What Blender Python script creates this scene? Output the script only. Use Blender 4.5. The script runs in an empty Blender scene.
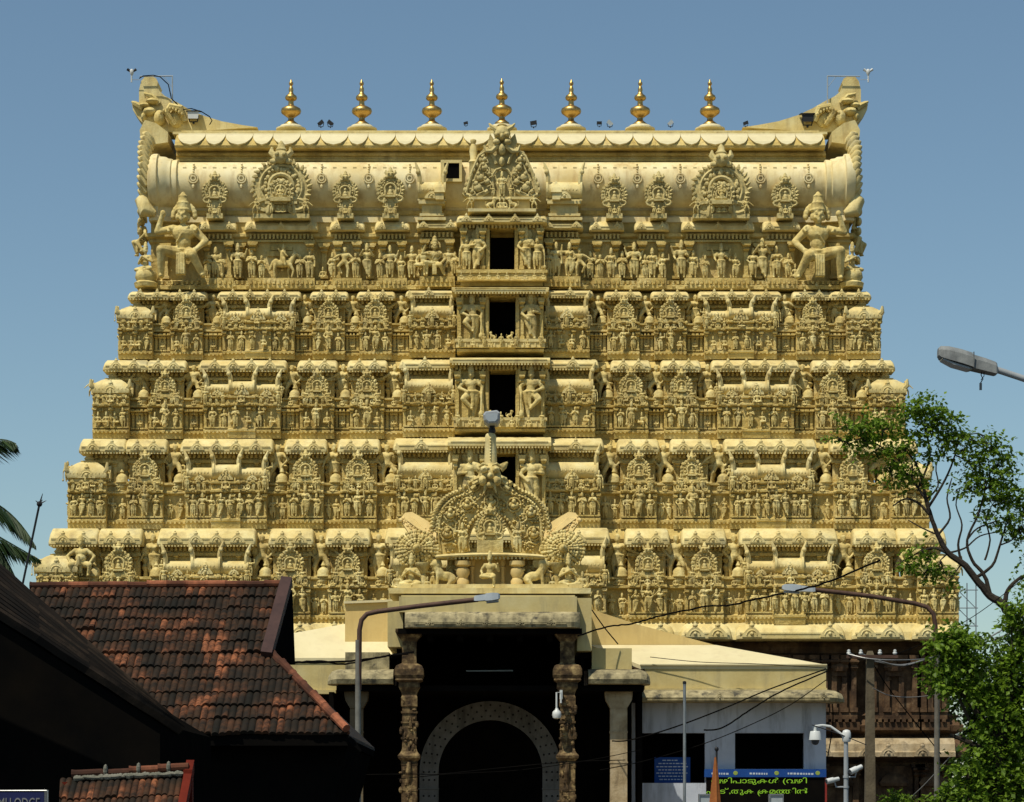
import bpy, math, random
from mathutils import Vector, Matrix
random.seed(11)
sc = bpy.context.scene
COL = sc.collection
R = math.radians

# ------------------------------------------------------------------ camera, sky, sun, exposure
D, F, CZ, HOR = 90.0, 2700.0, 1.9, 817.0          # camera distance, focal length in pixels, eye height, horizon row
cam_d = bpy.data.cameras.new('camera')
cam = bpy.data.objects.new('camera', cam_d); COL.objects.link(cam)
cam.location = (0, -D, CZ); cam.rotation_euler = (R(90), 0, 0)
cam_d.sensor_width = 36; cam_d.lens = F / 1024 * 36
cam_d.shift_y = (HOR - 401) / 1024
cam_d.clip_start = 0.5; cam_d.clip_end = 3000
sc.camera = cam

SUN_EL, SUN_AZ = R(61), R(38)                     # azimuth measured to the left of the facade's normal
w = bpy.data.worlds.new('World'); sc.world = w; w.use_nodes = True
nt = w.node_tree
bg = nt.nodes['Background']
sky = nt.nodes.new('ShaderNodeTexSky'); sky.sky_type = 'NISHITA'; sky.sun_disc = False
sky.sun_elevation = SUN_EL
sky.sun_rotation = math.pi + SUN_AZ
sky.air_density = 1.0; sky.dust_density = .45; sky.ozone_density = 1.2; sky.altitude = 0
tint = nt.nodes.new('ShaderNodeMix'); tint.data_type = 'RGBA'; tint.blend_type = 'MULTIPLY'; tint.inputs[0].default_value = 1; tint.inputs[7].default_value = (1.0, 1.10, 1.06, 1)
nt.links.new(sky.outputs[0], tint.inputs[6]); nt.links.new(tint.outputs[2], bg.inputs[0]); bg.inputs[1].default_value = 0.084
sd = bpy.data.lights.new('sun', 'SUN'); sd.energy = 4.3; sd.angle = R(0.5); sd.color = (1, .932, .79)
sun = bpy.data.objects.new('sun', sd); COL.objects.link(sun)
sdir = Vector((-math.sin(SUN_AZ) * math.cos(SUN_EL), -math.cos(SUN_AZ) * math.cos(SUN_EL), math.sin(SUN_EL)))
sun.rotation_euler = sdir.to_track_quat('Z', 'Y').to_euler()
sun.location = sdir * 60
vs = sc.view_settings
vs.view_transform = 'Standard'; vs.look = 'None'; vs.gamma = 1; vs.use_curve_mapping = False
vs.exposure = 0.0
sc.cycles.max_bounces = 5; sc.cycles.diffuse_bounces = 3

# ------------------------------------------------------------------ helpers
class Fr:
    """A vertical plane at world Y: turns photo pixels into metres there."""
    def __init__(s, Y, lead=0): s.Y = Y; s.k = (Y - lead + D) / F     # lead: how far in front of the plane its carving stands
    def X(s, px): return (px - 512) * s.k
    def Z(s, py): return CZ + (HOR - py) * s.k
    def P(s, px, py, dy=0): return Vector((s.X(px), s.Y + dy, s.Z(py)))

class MB:
    def __init__(s): s.v = []; s.f = []
    def add(s, vs, fs):
        o = len(s.v); s.v.extend([tuple(p) for p in vs]); s.f.extend([tuple(i + o for i in f) for f in fs])
    def box(s, x0, x1, y0, y1, z0, z1):
        if x0 > x1: x0, x1 = x1, x0
        if y0 > y1: y0, y1 = y1, y0
        if z0 > z1: z0, z1 = z1, z0
        s.add([(x0,y0,z0),(x1,y0,z0),(x1,y1,z0),(x0,y1,z0),(x0,y0,z1),(x1,y0,z1),(x1,y1,z1),(x0,y1,z1)],
              [(0,3,2,1),(4,5,6,7),(0,1,5,4),(1,2,6,5),(2,3,7,6),(3,0,4,7)])
    def loft(s, loops, closed=True, caps=True):
        n = len(loops[0]); vs = [p for l in loops for p in l]; fs = []
        for i in range(len(loops) - 1):
            for j in range(n if closed else n - 1):
                a = i*n + j; b = i*n + (j+1) % n
                fs.append((a, b, b + n, a + n))
        if caps:
            fs.append(tuple(reversed(range(n)))); m = (len(loops)-1)*n
            fs.append(tuple(range(m, m + n)))
        s.add(vs, fs)
    def prism_x(s, prof, x0, x1): s.loft([[(x0, y, z) for y, z in prof], [(x1, y, z) for y, z in prof]])
    def prism_y(s, out, y0, y1): s.loft([[(x, y0, z) for x, z in out], [(x, y1, z) for x, z in out]])
    def lathe(s, cx, cy, prof, n=10, sx=1, sy=1):
        s.loft([[(cx + r*sx*math.cos(2*math.pi*j/n), cy + r*sy*math.sin(2*math.pi*j/n), z) for j in range(n)] for r, z in prof])
    def rect(s, cx, cy, prof, sx=1, sy=1):
        s.loft([[(cx - r*sx, cy - r*sy, z), (cx + r*sx, cy - r*sy, z), (cx + r*sx, cy + r*sy, z), (cx - r*sx, cy + r*sy, z)] for r, z in prof])
    def ring(s, x0, x1, y0, y1, prof):
        s.loft([[(x0 - o, y0 - o, z), (x1 + o, y0 - o, z), (x1 + o, y1 + o, z), (x0 - o, y1 + o, z)] for o, z in prof])
    def ell(s, c, r, n=8, m=6):
        if not hasattr(r, '__len__'): r = (r, r, r)
        pr = [(math.sin(math.pi*(i+.12)/(m+.24)), -math.cos(math.pi*(i+.12)/(m+.24))) for i in range(m+1)]
        s.loft([[(c[0] + r[0]*q*math.cos(2*math.pi*j/n), c[1] + r[1]*q*math.sin(2*math.pi*j/n), c[2] + r[2]*h) for j in range(n)] for q, h in pr])
    def tube(s, pts, rad, n=6, caps=True):
        pts = [Vector(p) for p in pts]
        if not hasattr(rad, '__len__'): rad = [rad]*len(pts)
        loops = []; prev = None
        for i, p in enumerate(pts):
            t = (pts[min(i+1, len(pts)-1)] - pts[max(i-1, 0)])
            if t.length < 1e-9: t = Vector((0,0,1))
            t.normalize()
            if prev is None:
                a = Vector((0,0,1)) if abs(t.z) < .9 else Vector((1,0,0))
                u = t.cross(a).normalized()
            else:
                u = prev - t*prev.dot(t)
                u = u.normalized() if u.length > 1e-6 else t.orthogonal().normalized()
            prev = u; v = t.cross(u)
            loops.append([p + (u*math.cos(2*math.pi*j/n) + v*math.sin(2*math.pi*j/n))*rad[i] for j in range(n)])
        s.loft(loops, caps=caps)
    def cap(s, a, b, ra, rb, n=8):
        a = Vector(a); b = Vector(b); t = (b-a)
        L = t.length or 1e-6; t /= L
        s.tube([a - t*ra*.9, a - t*ra*.6, a, b, b + t*rb*.6, b + t*rb*.9], [ra*.35, ra*.8, ra, rb, rb*.8, rb*.35], n)
    def build(s, name, mat, parent=None, smooth=False, loc=None):
        me = bpy.data.meshes.new(name); me.from_pydata(s.v, [], s.f); me.update()
        if smooth:
            me.polygons.foreach_set('use_smooth', [True]*len(me.polygons))
            try: me.set_sharp_from_angle(angle=R(48))
            except Exception: pass
        if mat is not None: me.materials.append(mat)
        o = bpy.data.objects.new(name, me); COL.objects.link(o)
        if parent is not None:
            o.parent = parent; o.matrix_parent_inverse = Matrix.Translation(-parent.location)
        return o

def tag(o, label=None, cat=None, group=None, kind=None):
    for k_, v_ in (('label', label), ('category', cat), ('group', group), ('kind', kind)):
        if v_: o[k_] = v_
    return o
def empty(name, loc, label=None, cat=None, group=None, kind=None):
    o = bpy.data.objects.new(name, None); COL.objects.link(o); o.location = loc; o.empty_display_size = .2
    return tag(o, label, cat, group, kind)

# ------------------------------------------------------------------ materials
def mat(name, cols, scale=2.0, rough=.85, bump=0, streak=None, streak_amt=.4, metal=0, fine=None, detail=5, spots=None, spec=.3, dist=.03):
    """cols: colours mixed by noise in world space; streak: a stain colour running down; spots: patches (colour, scale, threshold)."""
    m = bpy.data.materials.new(name); m.use_nodes = True
    N = m.node_tree.nodes; L = m.node_tree.links; b = N['Principled BSDF']
    b.inputs['Roughness'].default_value = rough; b.inputs['Metallic'].default_value = metal
    b.inputs['Specular IOR Level'].default_value = spec
    g = N.new('ShaderNodeNewGeometry')
    nz = N.new('ShaderNodeTexNoise'); nz.inputs['Scale'].default_value = scale; nz.inputs['Detail'].default_value = detail
    nz.inputs['Roughness'].default_value = .62
    L.new(g.outputs['Position'], nz.inputs['Vector'])
    r = N.new('ShaderNodeValToRGB'); el = r.color_ramp.elements
    n = len(cols); el[0].position = .32; el[0].color = (*cols[0], 1); el[1].position = .68; el[1].color = (*cols[-1], 1)
    for i in range(1, n - 1):
        e = el.new(.32 + .36*i/(n-1)); e.color = (*cols[i], 1)
    L.new(nz.outputs['Fac'], r.inputs['Fac']); out = r.outputs['Color']
    def over(out, fac, col):
        mx = N.new('ShaderNodeMix'); mx.data_type = 'RGBA'
        L.new(fac, mx.inputs[0]); L.new(out, mx.inputs[6]); mx.inputs[7].default_value = (*col, 1)
        return mx.outputs[2]
    def thresh(vec_scale, sc_, lo, hi, amt):
        mp = N.new('ShaderNodeMapping'); mp.inputs['Scale'].default_value = vec_scale
        L.new(g.outputs['Position'], mp.inputs['Vector'])
        q = N.new('ShaderNodeTexNoise'); q.inputs['Scale'].default_value = sc_; q.inputs['Detail'].default_value = 6; q.inputs['Roughness'].default_value = .65
        L.new(mp.outputs[0], q.inputs['Vector'])
        mr = N.new('ShaderNodeMapRange'); mr.inputs[1].default_value = lo; mr.inputs[2].default_value = hi; mr.inputs[4].default_value = amt
        L.new(q.outputs['Fac'], mr.inputs[0]); return mr.outputs[0]
    if streak: out = over(out, thresh((1, 1, .16), 3.2, .5, .72, streak_amt), streak)
    if spots: out = over(out, thresh((1, 1, 1), spots[1], spots[2], spots[2] + .1, spots[3] if len(spots) > 3 else .85), spots[0])
    L.new(out, b.inputs['Base Color'])
    if bump:
        q = N.new('ShaderNodeTexNoise'); q.inputs['Scale'].default_value = fine or 14; q.inputs['Detail'].default_value = 6
        L.new(g.outputs['Position'], q.inputs['Vector'])
        bp = N.new('ShaderNodeBump'); bp.inputs['Strength'].default_value = bump; bp.inputs['Distance'].default_value = dist
        L.new(q.outputs['Fac'], bp.inputs['Height']); L.new(bp.outputs[0], b.inputs['Normal'])
    return m

M = {}
M['wall']  = mat('ochre_cream_paint', [(.42,.30,.085), (.57,.43,.14), (.69,.55,.23)], 1.1, .8, .8, fine=9, dist=.05, streak=(.24,.155,.05), streak_amt=.7)
M['trim']  = mat('cream_paint', [(.57,.44,.165), (.67,.545,.235), (.74,.64,.32)], 1.6, .75, .3, streak=(.30,.22,.10), streak_amt=.6, spots=((.20,.17,.10), .8, .60, .5))
M['carve'] = mat('weathered_cream_paint', [(.46,.34,.11), (.61,.48,.18), (.74,.63,.29)], 2.6, .8, .6, fine=12, dist=.04, streak=(.22,.16,.07), streak_amt=.65, spots=((.17,.14,.075), .9, .60, .55))
M['vault'] = mat('pale_vault_paint', [(.64,.50,.22), (.75,.63,.33), (.79,.70,.42)], .9, .7, .15, streak=(.40,.26,.10), streak_amt=.6)
M['grey_carve'] = mat('grey_ornament_paint', [(.41,.32,.125), (.54,.44,.185), (.64,.53,.24)], 3.5, .8, .6, fine=12, dist=.04)
M['gold']  = mat('brass', [(.46,.29,.085), (.66,.45,.16)], 6, .42, .15, metal=1, spots=((.16,.10,.04), 6, .54, .6))
M['dark']  = mat('shade_black', [(.004,.004,.004), (.007,.006,.005)], 2, .95, spec=0)  # near-black: deep shade put into the colour; the display board is truly black
M['granite'] = mat('brown_granite', [(.042,.022,.010), (.095,.052,.024), (.19,.115,.056)], 1.4, .9, .5, streak=(.02,.012,.008), streak_amt=.85, spots=((.27,.17,.09), 1.7, .6, .6))
M['granite_pale'] = mat('pale_granite', [(.26,.19,.10), (.40,.31,.18), (.48,.39,.25)], 2.2, .9, .4, streak=(.06,.04,.025), streak_amt=.8)
M['pillar'] = mat('carved_sandstone', [(.020,.012,.006), (.10,.062,.026), (.31,.22,.095)], 4.2, .9, .5, streak=(.02,.012,.008), streak_amt=.6)
M['stained'] = mat('mould_stained_concrete', [(.13,.11,.06), (.31,.26,.14), (.45,.38,.21)], 2.6, .9, .4, streak=(.025,.025,.022), streak_amt=.9, spots=((.03,.03,.028), 2.4, .56, .85))
M['plaster'] = mat('cream_plaster', [(.46,.365,.15), (.53,.43,.185), (.57,.48,.23)], 1.2, .85, .15, streak=(.26,.22,.13), streak_amt=.5)
M['ochre'] = mat('ochre_plaster', [(.62,.45,.17), (.70,.53,.22)], 1.2, .85, .1, streak=(.42,.29,.12), streak_amt=.4)
M['roofpaint'] = mat('pale_roof_paint', [(.62,.54,.31), (.69,.61,.37)], .8, .75, .08, streak=(.5,.4,.24), streak_amt=.35)
M['blue_wall'] = mat('pale_blue_plaster', [(.42,.46,.53), (.49,.53,.60), (.53,.57,.63)], 1.0, .85, .12, streak=(.07,.07,.075), streak_amt=.55)
M['arch'] = mat('whitewashed_stone', [(.17,.165,.15), (.27,.265,.25)], 2, .9, .3, streak=(.05,.05,.045), streak_amt=.7)
M['steel'] = mat('galvanised_steel', [(.26,.27,.27), (.36,.37,.36)], 4, .45, .1, metal=.7)
M['rust'] = mat('rusty_steel', [(.06,.032,.022), (.11,.06,.04)], 5, .7, .2, metal=.2)
M['post'] = mat('weathered_post_paint', [(.13,.125,.105), (.20,.195,.165)], 4, .6, .1, streak=(.08,.05,.03), streak_amt=.6)
M['hazy_steel'] = mat('hazed_scaffold_steel', [(.16,.19,.21), (.20,.23,.25)], 4, .6, 0)  # distance haze put into a sky-like steel colour
M['grey_paint'] = mat('grey_paint', [(.27,.29,.30), (.34,.36,.37)], 4, .5, .08)
M['lamp_grey'] = mat('dusty_grey_casing', [(.13,.14,.14), (.24,.25,.24)], 9, .55, .1, streak=(.05,.05,.05), streak_amt=.7)
M['white'] = mat('white_plastic', [(.52,.54,.52), (.60,.61,.58)], 4, .35, 0)
M['black'] = mat('black_plastic', [(.012,.012,.013), (.02,.02,.02)], 4, .5, 0)
M['glass'] = mat('dark_glass', [(.03,.035,.04), (.05,.055,.06)], 3, .08, 0, spec=.6)
M['lens'] = mat('grey_glass', [(.30,.34,.36), (.40,.43,.44)], 3, .15, 0, spec=.6)
M['concrete'] = mat('pole_concrete', [(.09,.07,.042), (.15,.12,.072)], 3, .9, .4, streak=(.04,.03,.02), streak_amt=.6)
M['wood'] = mat('dark_wood', [(.010,.007,.005), (.020,.013,.009)], 3, .85, .3)
M['board'] = mat('purple_brown_board', [(.036,.016,.013), (.060,.028,.022)], 4, .7, .2)
M['red'] = mat('red_paint', [(.085,.010,.005), (.14,.018,.008)], 4, .8, .2, spec=.1)
M['cable'] = mat('black_cable', [(.004,.004,.004), (.008,.007,.006)], 4, .95, 0, spec=.02)
M['wire'] = mat('bare_wire', [(.22,.22,.21), (.32,.32,.31)], 4, .5, 0, metal=.5)
M['bark'] = mat('bark', [(.018,.014,.010), (.045,.035,.024)], 8, .95, .6)
M['blue_sign'] = mat('navy_sign_paint', [(.006,.010,.055), (.009,.014,.075)], 3, .6, 0)
M['poster'] = mat('blue_print', [(.004,.045,.22), (.008,.065,.28)], 3, .6, 0)
M['pale_print'] = mat('pale_print', [(.42,.50,.58), (.5,.56,.62)], 3, .6, 0)
M['olive_print'] = mat('olive_print', [(.25,.33,.06), (.3,.38,.08)], 3, .6, 0)
M['letter'] = mat('white_letter_paint', [(.16,.16,.155), (.22,.22,.21)], 6, .6, 0)
M['saffron'] = mat('saffron_cloth', [(.24,.075,.016), (.33,.11,.025)], 5, .8, .2)
M['asphalt'] = mat('asphalt', [(.04,.04,.04), (.06,.058,.055)], 3, .95, .4)
M['earth'] = mat('packed_earth', [(.05,.042,.032), (.085,.07,.05)], .6, .95, .4)
M['mortar'] = mat('lime_mortar', [(.12,.12,.09), (.20,.19,.15)], 7, .95, .5)
M['shutter'] = mat('blue_shutter_paint', [(.16,.22,.34), (.22,.28,.40)], 4, .7, 0)
M['red_edge'] = mat('red_edge_paint', [(.22,.02,.015), (.26,.03,.02)], 4, .6, 0)

def leaf_mat(name, c0, c1, trans=.25):
    m = bpy.data.materials.new(name); m.use_nodes = True
    N = m.node_tree.nodes; L = m.node_tree.links; b = N['Principled BSDF']
    g = N.new('ShaderNodeNewGeometry'); wn = N.new('ShaderNodeMapRange')
    L.new(g.outputs['Random Per Island'], wn.inputs[0])
    r = N.new('ShaderNodeValToRGB'); r.color_ramp.elements[0].color = (*c0, 1); r.color_ramp.elements[1].color = (*c1, 1)
    L.new(wn.outputs[0], r.inputs[0]); L.new(r.outputs[0], b.inputs['Base Color'])
    b.inputs['Roughness'].default_value = .5; b.inputs['Specular IOR Level'].default_value = .25
    t = N.new('ShaderNodeBsdfTranslucent'); L.new(r.outputs[0], t.inputs[0])
    mx = N.new('ShaderNodeMixShader'); mx.inputs[0].default_value = trans
    L.new(b.outputs[0], mx.inputs[1]); L.new(t.outputs[0], mx.inputs[2])
    L.new(mx.outputs[0], N['Material Output'].inputs[0])
    return m
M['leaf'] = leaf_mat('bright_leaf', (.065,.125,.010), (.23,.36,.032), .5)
M['leaf_dark'] = leaf_mat('shaded_leaf', (.014,.034,.005), (.060,.11,.014), .3)  # darker copy of the leaf: shade inside the foliage put into its colour
M['frond'] = leaf_mat('palm_leaflet', (.015,.035,.012), (.05,.085,.025), .2)

def tile_mat(name, ramp, dirt=.5):
    """Each tile its own tone (by its place in the UV grid), with patches of black mould."""
    m = bpy.data.materials.new(name); m.use_nodes = True
    N = m.node_tree.nodes; L = m.node_tree.links; b = N['Principled BSDF']; b.inputs['Roughness'].default_value = .9
    b.inputs['Specular IOR Level'].default_value = .15
    uv = N.new('ShaderNodeUVMap'); fl = N.new('ShaderNodeVectorMath'); fl.operation = 'FLOOR'
    L.new(uv.outputs[0], fl.inputs[0]); wn = N.new('ShaderNodeTexWhiteNoise'); wn.noise_dimensions = '2D'
    L.new(fl.outputs[0], wn.inputs['Vector'])
    g = N.new('ShaderNodeNewGeometry')
    nz = N.new('ShaderNodeTexNoise'); nz.inputs['Scale'].default_value = 1.7; nz.inputs['Detail'].default_value = 6
    L.new(g.outputs['Position'], nz.inputs['Vector'])
    ad = N.new('ShaderNodeMath'); ad.operation = 'MULTIPLY_ADD'; ad.inputs[1].default_value = .62
    L.new(wn.outputs['Value'], ad.inputs[0])
    sb = N.new('ShaderNodeMath'); sb.operation = 'MULTIPLY_ADD'; sb.inputs[1].default_value = 2.0; sb.inputs[2].default_value = -.80
    L.new(nz.outputs['Fac'], sb.inputs[0]); L.new(sb.outputs[0], ad.inputs[2])
    r = N.new('ShaderNodeValToRGB'); el = r.color_ramp.elements
    el[0].position = ramp[0][0]; el[0].color = (*ramp[0][1], 1); el[1].position = ramp[-1][0]; el[1].color = (*ramp[-1][1], 1)
    for p_, c_ in ramp[1:-1]: e = el.new(p_); e.color = (*c_, 1)
    L.new(ad.outputs[0], r.inputs[0])
    n2 = N.new('ShaderNodeTexNoise'); n2.inputs['Scale'].default_value = 9; n2.inputs['Detail'].default_value = 6; n2.inputs['Roughness'].default_value = .7
    L.new(g.outputs['Position'], n2.inputs['Vector'])
    mr = N.new('ShaderNodeMapRange'); mr.inputs[1].default_value = .42; mr.inputs[2].default_value = .62; mr.inputs[4].default_value = dirt
    L.new(n2.outputs['Fac'], mr.inputs[0])
    mx = N.new('ShaderNodeMix'); mx.data_type = 'RGBA'; L.new(mr.outputs[0], mx.inputs[0]); L.new(r.outputs[0], mx.inputs[6]); mx.inputs[7].default_value = (.012,.011,.009,1)
    L.new(mx.outputs[2], b.inputs['Base Color'])
    return m
M['tile'] = tile_mat('old_clay_tile', [(.0,(.009,.008,.005)), (.30,(.024,.016,.010)), (.56,(.048,.025,.013)), (.80,(.080,.034,.017)), (1.0,(.26,.095,.042))], .85)
M['tile_dark'] = tile_mat('shaded_clay_tile', [(.05,(.008,.006,.005)), (.6,(.024,.017,.012)), (.95,(.06,.040,.026))], .6)  # darker copy of the clay tile: the near roof's shade put into colour
M['ridge_tile'] = tile_mat('ridge_clay_tile', [(.1,(.05,.022,.014)), (.5,(.12,.045,.025)), (.9,(.34,.12,.06))], .35)
def led_mat():
    m = bpy.data.materials.new('led_green'); m.use_nodes = True
    b = m.node_tree.nodes['Principled BSDF']; b.inputs['Base Color'].default_value = (.02,.03,.0,1)
    b.inputs['Emission Color'].default_value = (.36,.75,.03,1); b.inputs['Emission Strength'].default_value = .55
    return m
M['led'] = led_mat()
# ------------------------------------------------------------------ carved figures (fused into one surface each)
def fuse(mb, name, voxel, ratio, m):
    me = bpy.data.meshes.new(name); me.from_pydata(mb.v, [], mb.f); me.update()
    o = bpy.data.objects.new(name, me); COL.objects.link(o)
    md = o.modifiers.new('r', 'REMESH'); md.mode = 'VOXEL'; md.voxel_size = voxel
    if ratio < 1:
        d2 = o.modifiers.new('d', 'DECIMATE'); d2.ratio = ratio
    dg = bpy.context.evaluated_depsgraph_get(); dg.update()
    res = bpy.data.meshes.new_from_object(o.evaluated_get(dg))
    bpy.data.objects.remove(o); bpy.data.meshes.remove(me)
    res.name = name; res.materials.clear(); res.materials.append(m)
    res.polygons.foreach_set('use_smooth', [True]*len(res.polygons))
    return res

def figure(pel=(0,0,.50), chest=(0,-.005,.68), head=(0,-.012,.86), kneeL=(-.085,-.02,.27), kneeR=(.085,-.02,.27), footL=(-.075,0,.03), footR=(.075,0,.03),
           elL=(-.19,.0,.60), elR=(.19,0,.60), haL=(-.06,-.12,.64), haR=(.06,-.12,.64), elL2=None, haL2=None, elR2=None, haR2=None,
           crown=.11, skirt=.36, female=False, fat=0, face=False, halo=False, cloth=True, base=False, bulk=1.0, hs=1.0):
    """One standing or sitting figure about 1 unit tall, facing -Y."""
    b = MB(); V = Vector
    pel, chest, head = V(pel), V(chest), V(head)
    hipL, hipR = pel + V((-.062,0,-.015)), pel + V((.062,0,-.015))
    shL, shR = chest + V((-.125,0,.055)), chest + V((.125,0,.055))
    w = .098 + fat*.05
    b.ell(pel, (.118+fat*.03, .088+fat*.04, .075), 10, 7)
    b.ell((pel+chest)/2 + V((0,-.015*fat-.004,0)), (w-.012, .072+fat*.06, .11), 10, 7)
    b.ell(chest, ((.122+fat*.02)*bulk**.7, (.082+fat*.02)*bulk, .088*bulk), 10, 7)
    b.cap(shL, shR, .046, .046)
    if female:
        for s_ in (-1, 1): b.ell(chest + V((.052*s_, -.07, .0)), (.048,.046,.046))
    for hip, kn, ft in ((hipL, V(kneeL), V(footL)), (hipR, V(kneeR), V(footR))):
        b.cap(hip, kn, (.070 + fat*.01)*bulk, .052*bulk); b.cap(kn, ft, .050*bulk, .033*bulk)
        b.cap(ft + V((0,.012,-.008)), ft + V((0,-.062,-.012)), .028, .022)
    if skirt:
        b.cap(hipL, hipL.lerp(V(kneeL), .75), .083, .07); b.cap(hipR, hipR.lerp(V(kneeR), .75), .083, .07)
    if cloth:
        z1 = max(footL[2], .02); zc = pel.z
        b.box(-.03 + pel.x, .03 + pel.x, pel.y-.10, pel.y-.065, zc - (zc - z1)*.85, zc)
        b.tube([pel + V((math.cos(a)*.128, math.sin(a)*.1, .02)) for a in [2*math.pi*i/12 for i in range(13)]], .017, 5)
    arms = [(shL, elL, haL), (shR, elR, haR)]
    if elL2: arms.append((shL, elL2, haL2))
    if elR2: arms.append((shR, elR2, haR2))
    for sh, e, h in arms:
        e, h = V(e), V(h)
        b.cap(sh, e, (.046 + fat*.006)*bulk, .036*bulk); b.cap(e, h, .036*bulk, .026*bulk)
        d_ = (h - e).normalized(); b.ell(h + d_*.026, (.03*bulk,.03*bulk,.036*bulk))
        b.tube([sh.lerp(e,.45) + V((0,0,0)), sh.lerp(e,.6)], .05, 8)
    b.cap(chest + V((0,0,.07)), head + V((0,0,-.05)), .04, .036)
    n0 = len(b.v)
    b.ell(head, (.056,.060,.070), 12, 9)
    for s_ in (-1, 1): b.ell(head + V((.058*s_, .005, -.012)), (.014,.02,.034))
    b.ell(head + V((0,-.062,-.008)), (.011,.014,.022)); b.ell(head + V((0,-.05,-.042)), (.024,.016,.014))
    if face:
        for s_ in (-1, 1):
            b.ell(head + V((.022*s_,-.053,.008)), (.014,.010,.008)); b.ell(head + V((.024*s_,-.052,.024)), (.019,.011,.006))
            b.ell(head + V((.030*s_,-.040,-.024)), (.020,.018,.018))
        b.ell(head + V((0,-.056,-.036)), (.022,.012,.007)); b.ell(head + V((0,-.056,-.050)), (.018,.012,.006)); b.ell(head + V((0,-.046,-.066)), (.018,.014,.010))
        for i in range(9):
            a = math.pi*(.12 + .76*i/8); b.ell(chest + V((math.cos(a)*.085, -.078 + .018*abs(math.cos(a)), .045 - math.sin(a)*.055)), .012, 6, 4)
    if crown:
        h = crown; z = head.z + .035
        b.lathe(head.x, head.y + .005, [(.062,z),(.070,z+.015),(.060,z+.03),(.058,z+.3*h+.03),(.064,z+.34*h+.03),(.050,z+.42*h+.03),(.043,z+.75*h+.03),(.048,z+.8*h+.03),(.02,z+.98*h+.03),(.012,z+1.1*h+.03)], 12)
    if hs != 1.0: b.v[n0:] = [tuple(head + (Vector(p) - head)*hs) if p[2] > chest.z + .12 else p for p in b.v[n0:]]
    if halo:
        b.loft([[(head.x + rr*math.cos(2*math.pi*j/18)*(1+.06*(j%2)), head.y + .055 + yy, head.z + .02 + rr*math.sin(2*math.pi*j/18)*(1+.06*(j%2))) for j in range(18)] for rr, yy in ((.15,0),(.15,.03))])
    if base: b.lathe(0, .0, [(.17,-.06),(.17,-.02),(.13,-.01),(.15,.01),(.12,.012)], 14, 1.1, .8)
    return b

def horse(rider=True):
    b = MB(); V = Vector
    b.ell((0,0,.42), (.24,.10,.12), 10, 8); b.ell((-.19,0,.44), (.11,.10,.13)); b.ell((.2,0,.44), (.11,.10,.13))
    b.cap((-.24,0,.48), (-.36,-.02,.70), .085, .06); b.cap((-.36,-.02,.72), (-.47,-.03,.63), .055, .035)
    b.ell((-.33,-.03,.79), (.02,.02,.045)); b.ell((-.33,.03,.79), (.02,.02,.045))
    for x, y, l in ((-.22,-.06,-.10), (-.20,.06,.05), (.22,-.06,.03), (.25,.06,-.06)):
        b.cap((x,y,.38), (x+l,y,.20), .06, .036); b.cap((x+l,y,.20), (x+l*.5,y,.02), .034, .028)
    b.cap((.29,0,.48), (.37,0,.25), .035, .05)
    if rider:
        b.cap((0,-.02,.53), (-.02,-.02,.74), .085, .095); b.ell((-.02,-.03,.87), (.055,.055,.068)); b.cap((-.02,-.02,.92), (-.02,-.02,1.0), .05, .015)
        b.cap((-.04,-.09,.55), (-.08,-.13,.36), .05, .035); b.cap((-.02,-.11,.74), (-.14,-.10,.62), .035, .028); b.cap((.04,.0,.74), (.12,-.06,.84), .035, .028)
    return b
def lion():
    b = MB()
    b.ell((.12,0,.36), (.26,.13,.16), 10, 8); b.ell((.30,0,.26), (.16,.14,.19)); b.cap((-.05,0,.40), (-.2,0,.66), .16, .14)
    b.ell((-.24,-.02,.78), (.14,.13,.14), 10, 8); b.ell((-.36,-.03,.74), (.07,.08,.07)); b.ell((-.15,0,.75), (.13,.16,.2), 9, 7)
    for y in (-.09, .09):
        b.cap((-.16,y,.5), (-.18,y,.06), .065, .05); b.cap((-.18,y,.04), (-.27,y,.03), .05, .04)
        b.cap((.3,y,.2), (.16,y*1.3,.05), .09, .05); b.cap((.18,y*1.3,.04), (.06,y*1.3,.03), .05, .04)
    b.tube([(.42,0,.2),(.52,0,.34),(.5,0,.52),(.42,0,.6)], [.035,.03,.03,.05], 7)
    return b
def recliner():
    b = MB()
    b.box(-.62,.62,-.14,.14,0,.07); b.box(-.6,.6,-.12,.12,.09,.16)
    b.cap((-.2,0,.28), (.1,0,.26), .12, .10); b.cap((.1,-.03,.26), (.36,-.03,.24), .085, .06); b.cap((.36,-.03,.24), (.58,-.03,.22), .058, .04)
    b.ell((-.40,-.02,.42), (.08,.08,.09)); b.cap((-.42,0,.5), (-.46,0,.62), .07, .03); b.cap((-.26,-.08,.34), (-.42,-.1,.24), .045, .04)
    b.cap((-.2,-.1,.32), (.06,-.13,.28), .042, .03)
    for i in range(5):
        a = math.pi*(.2 + .6*i/4); b.ell((-.42 + .26*math.cos(a), .08, .48 + .26*math.sin(a)), (.07,.05,.09))
    return b

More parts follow.
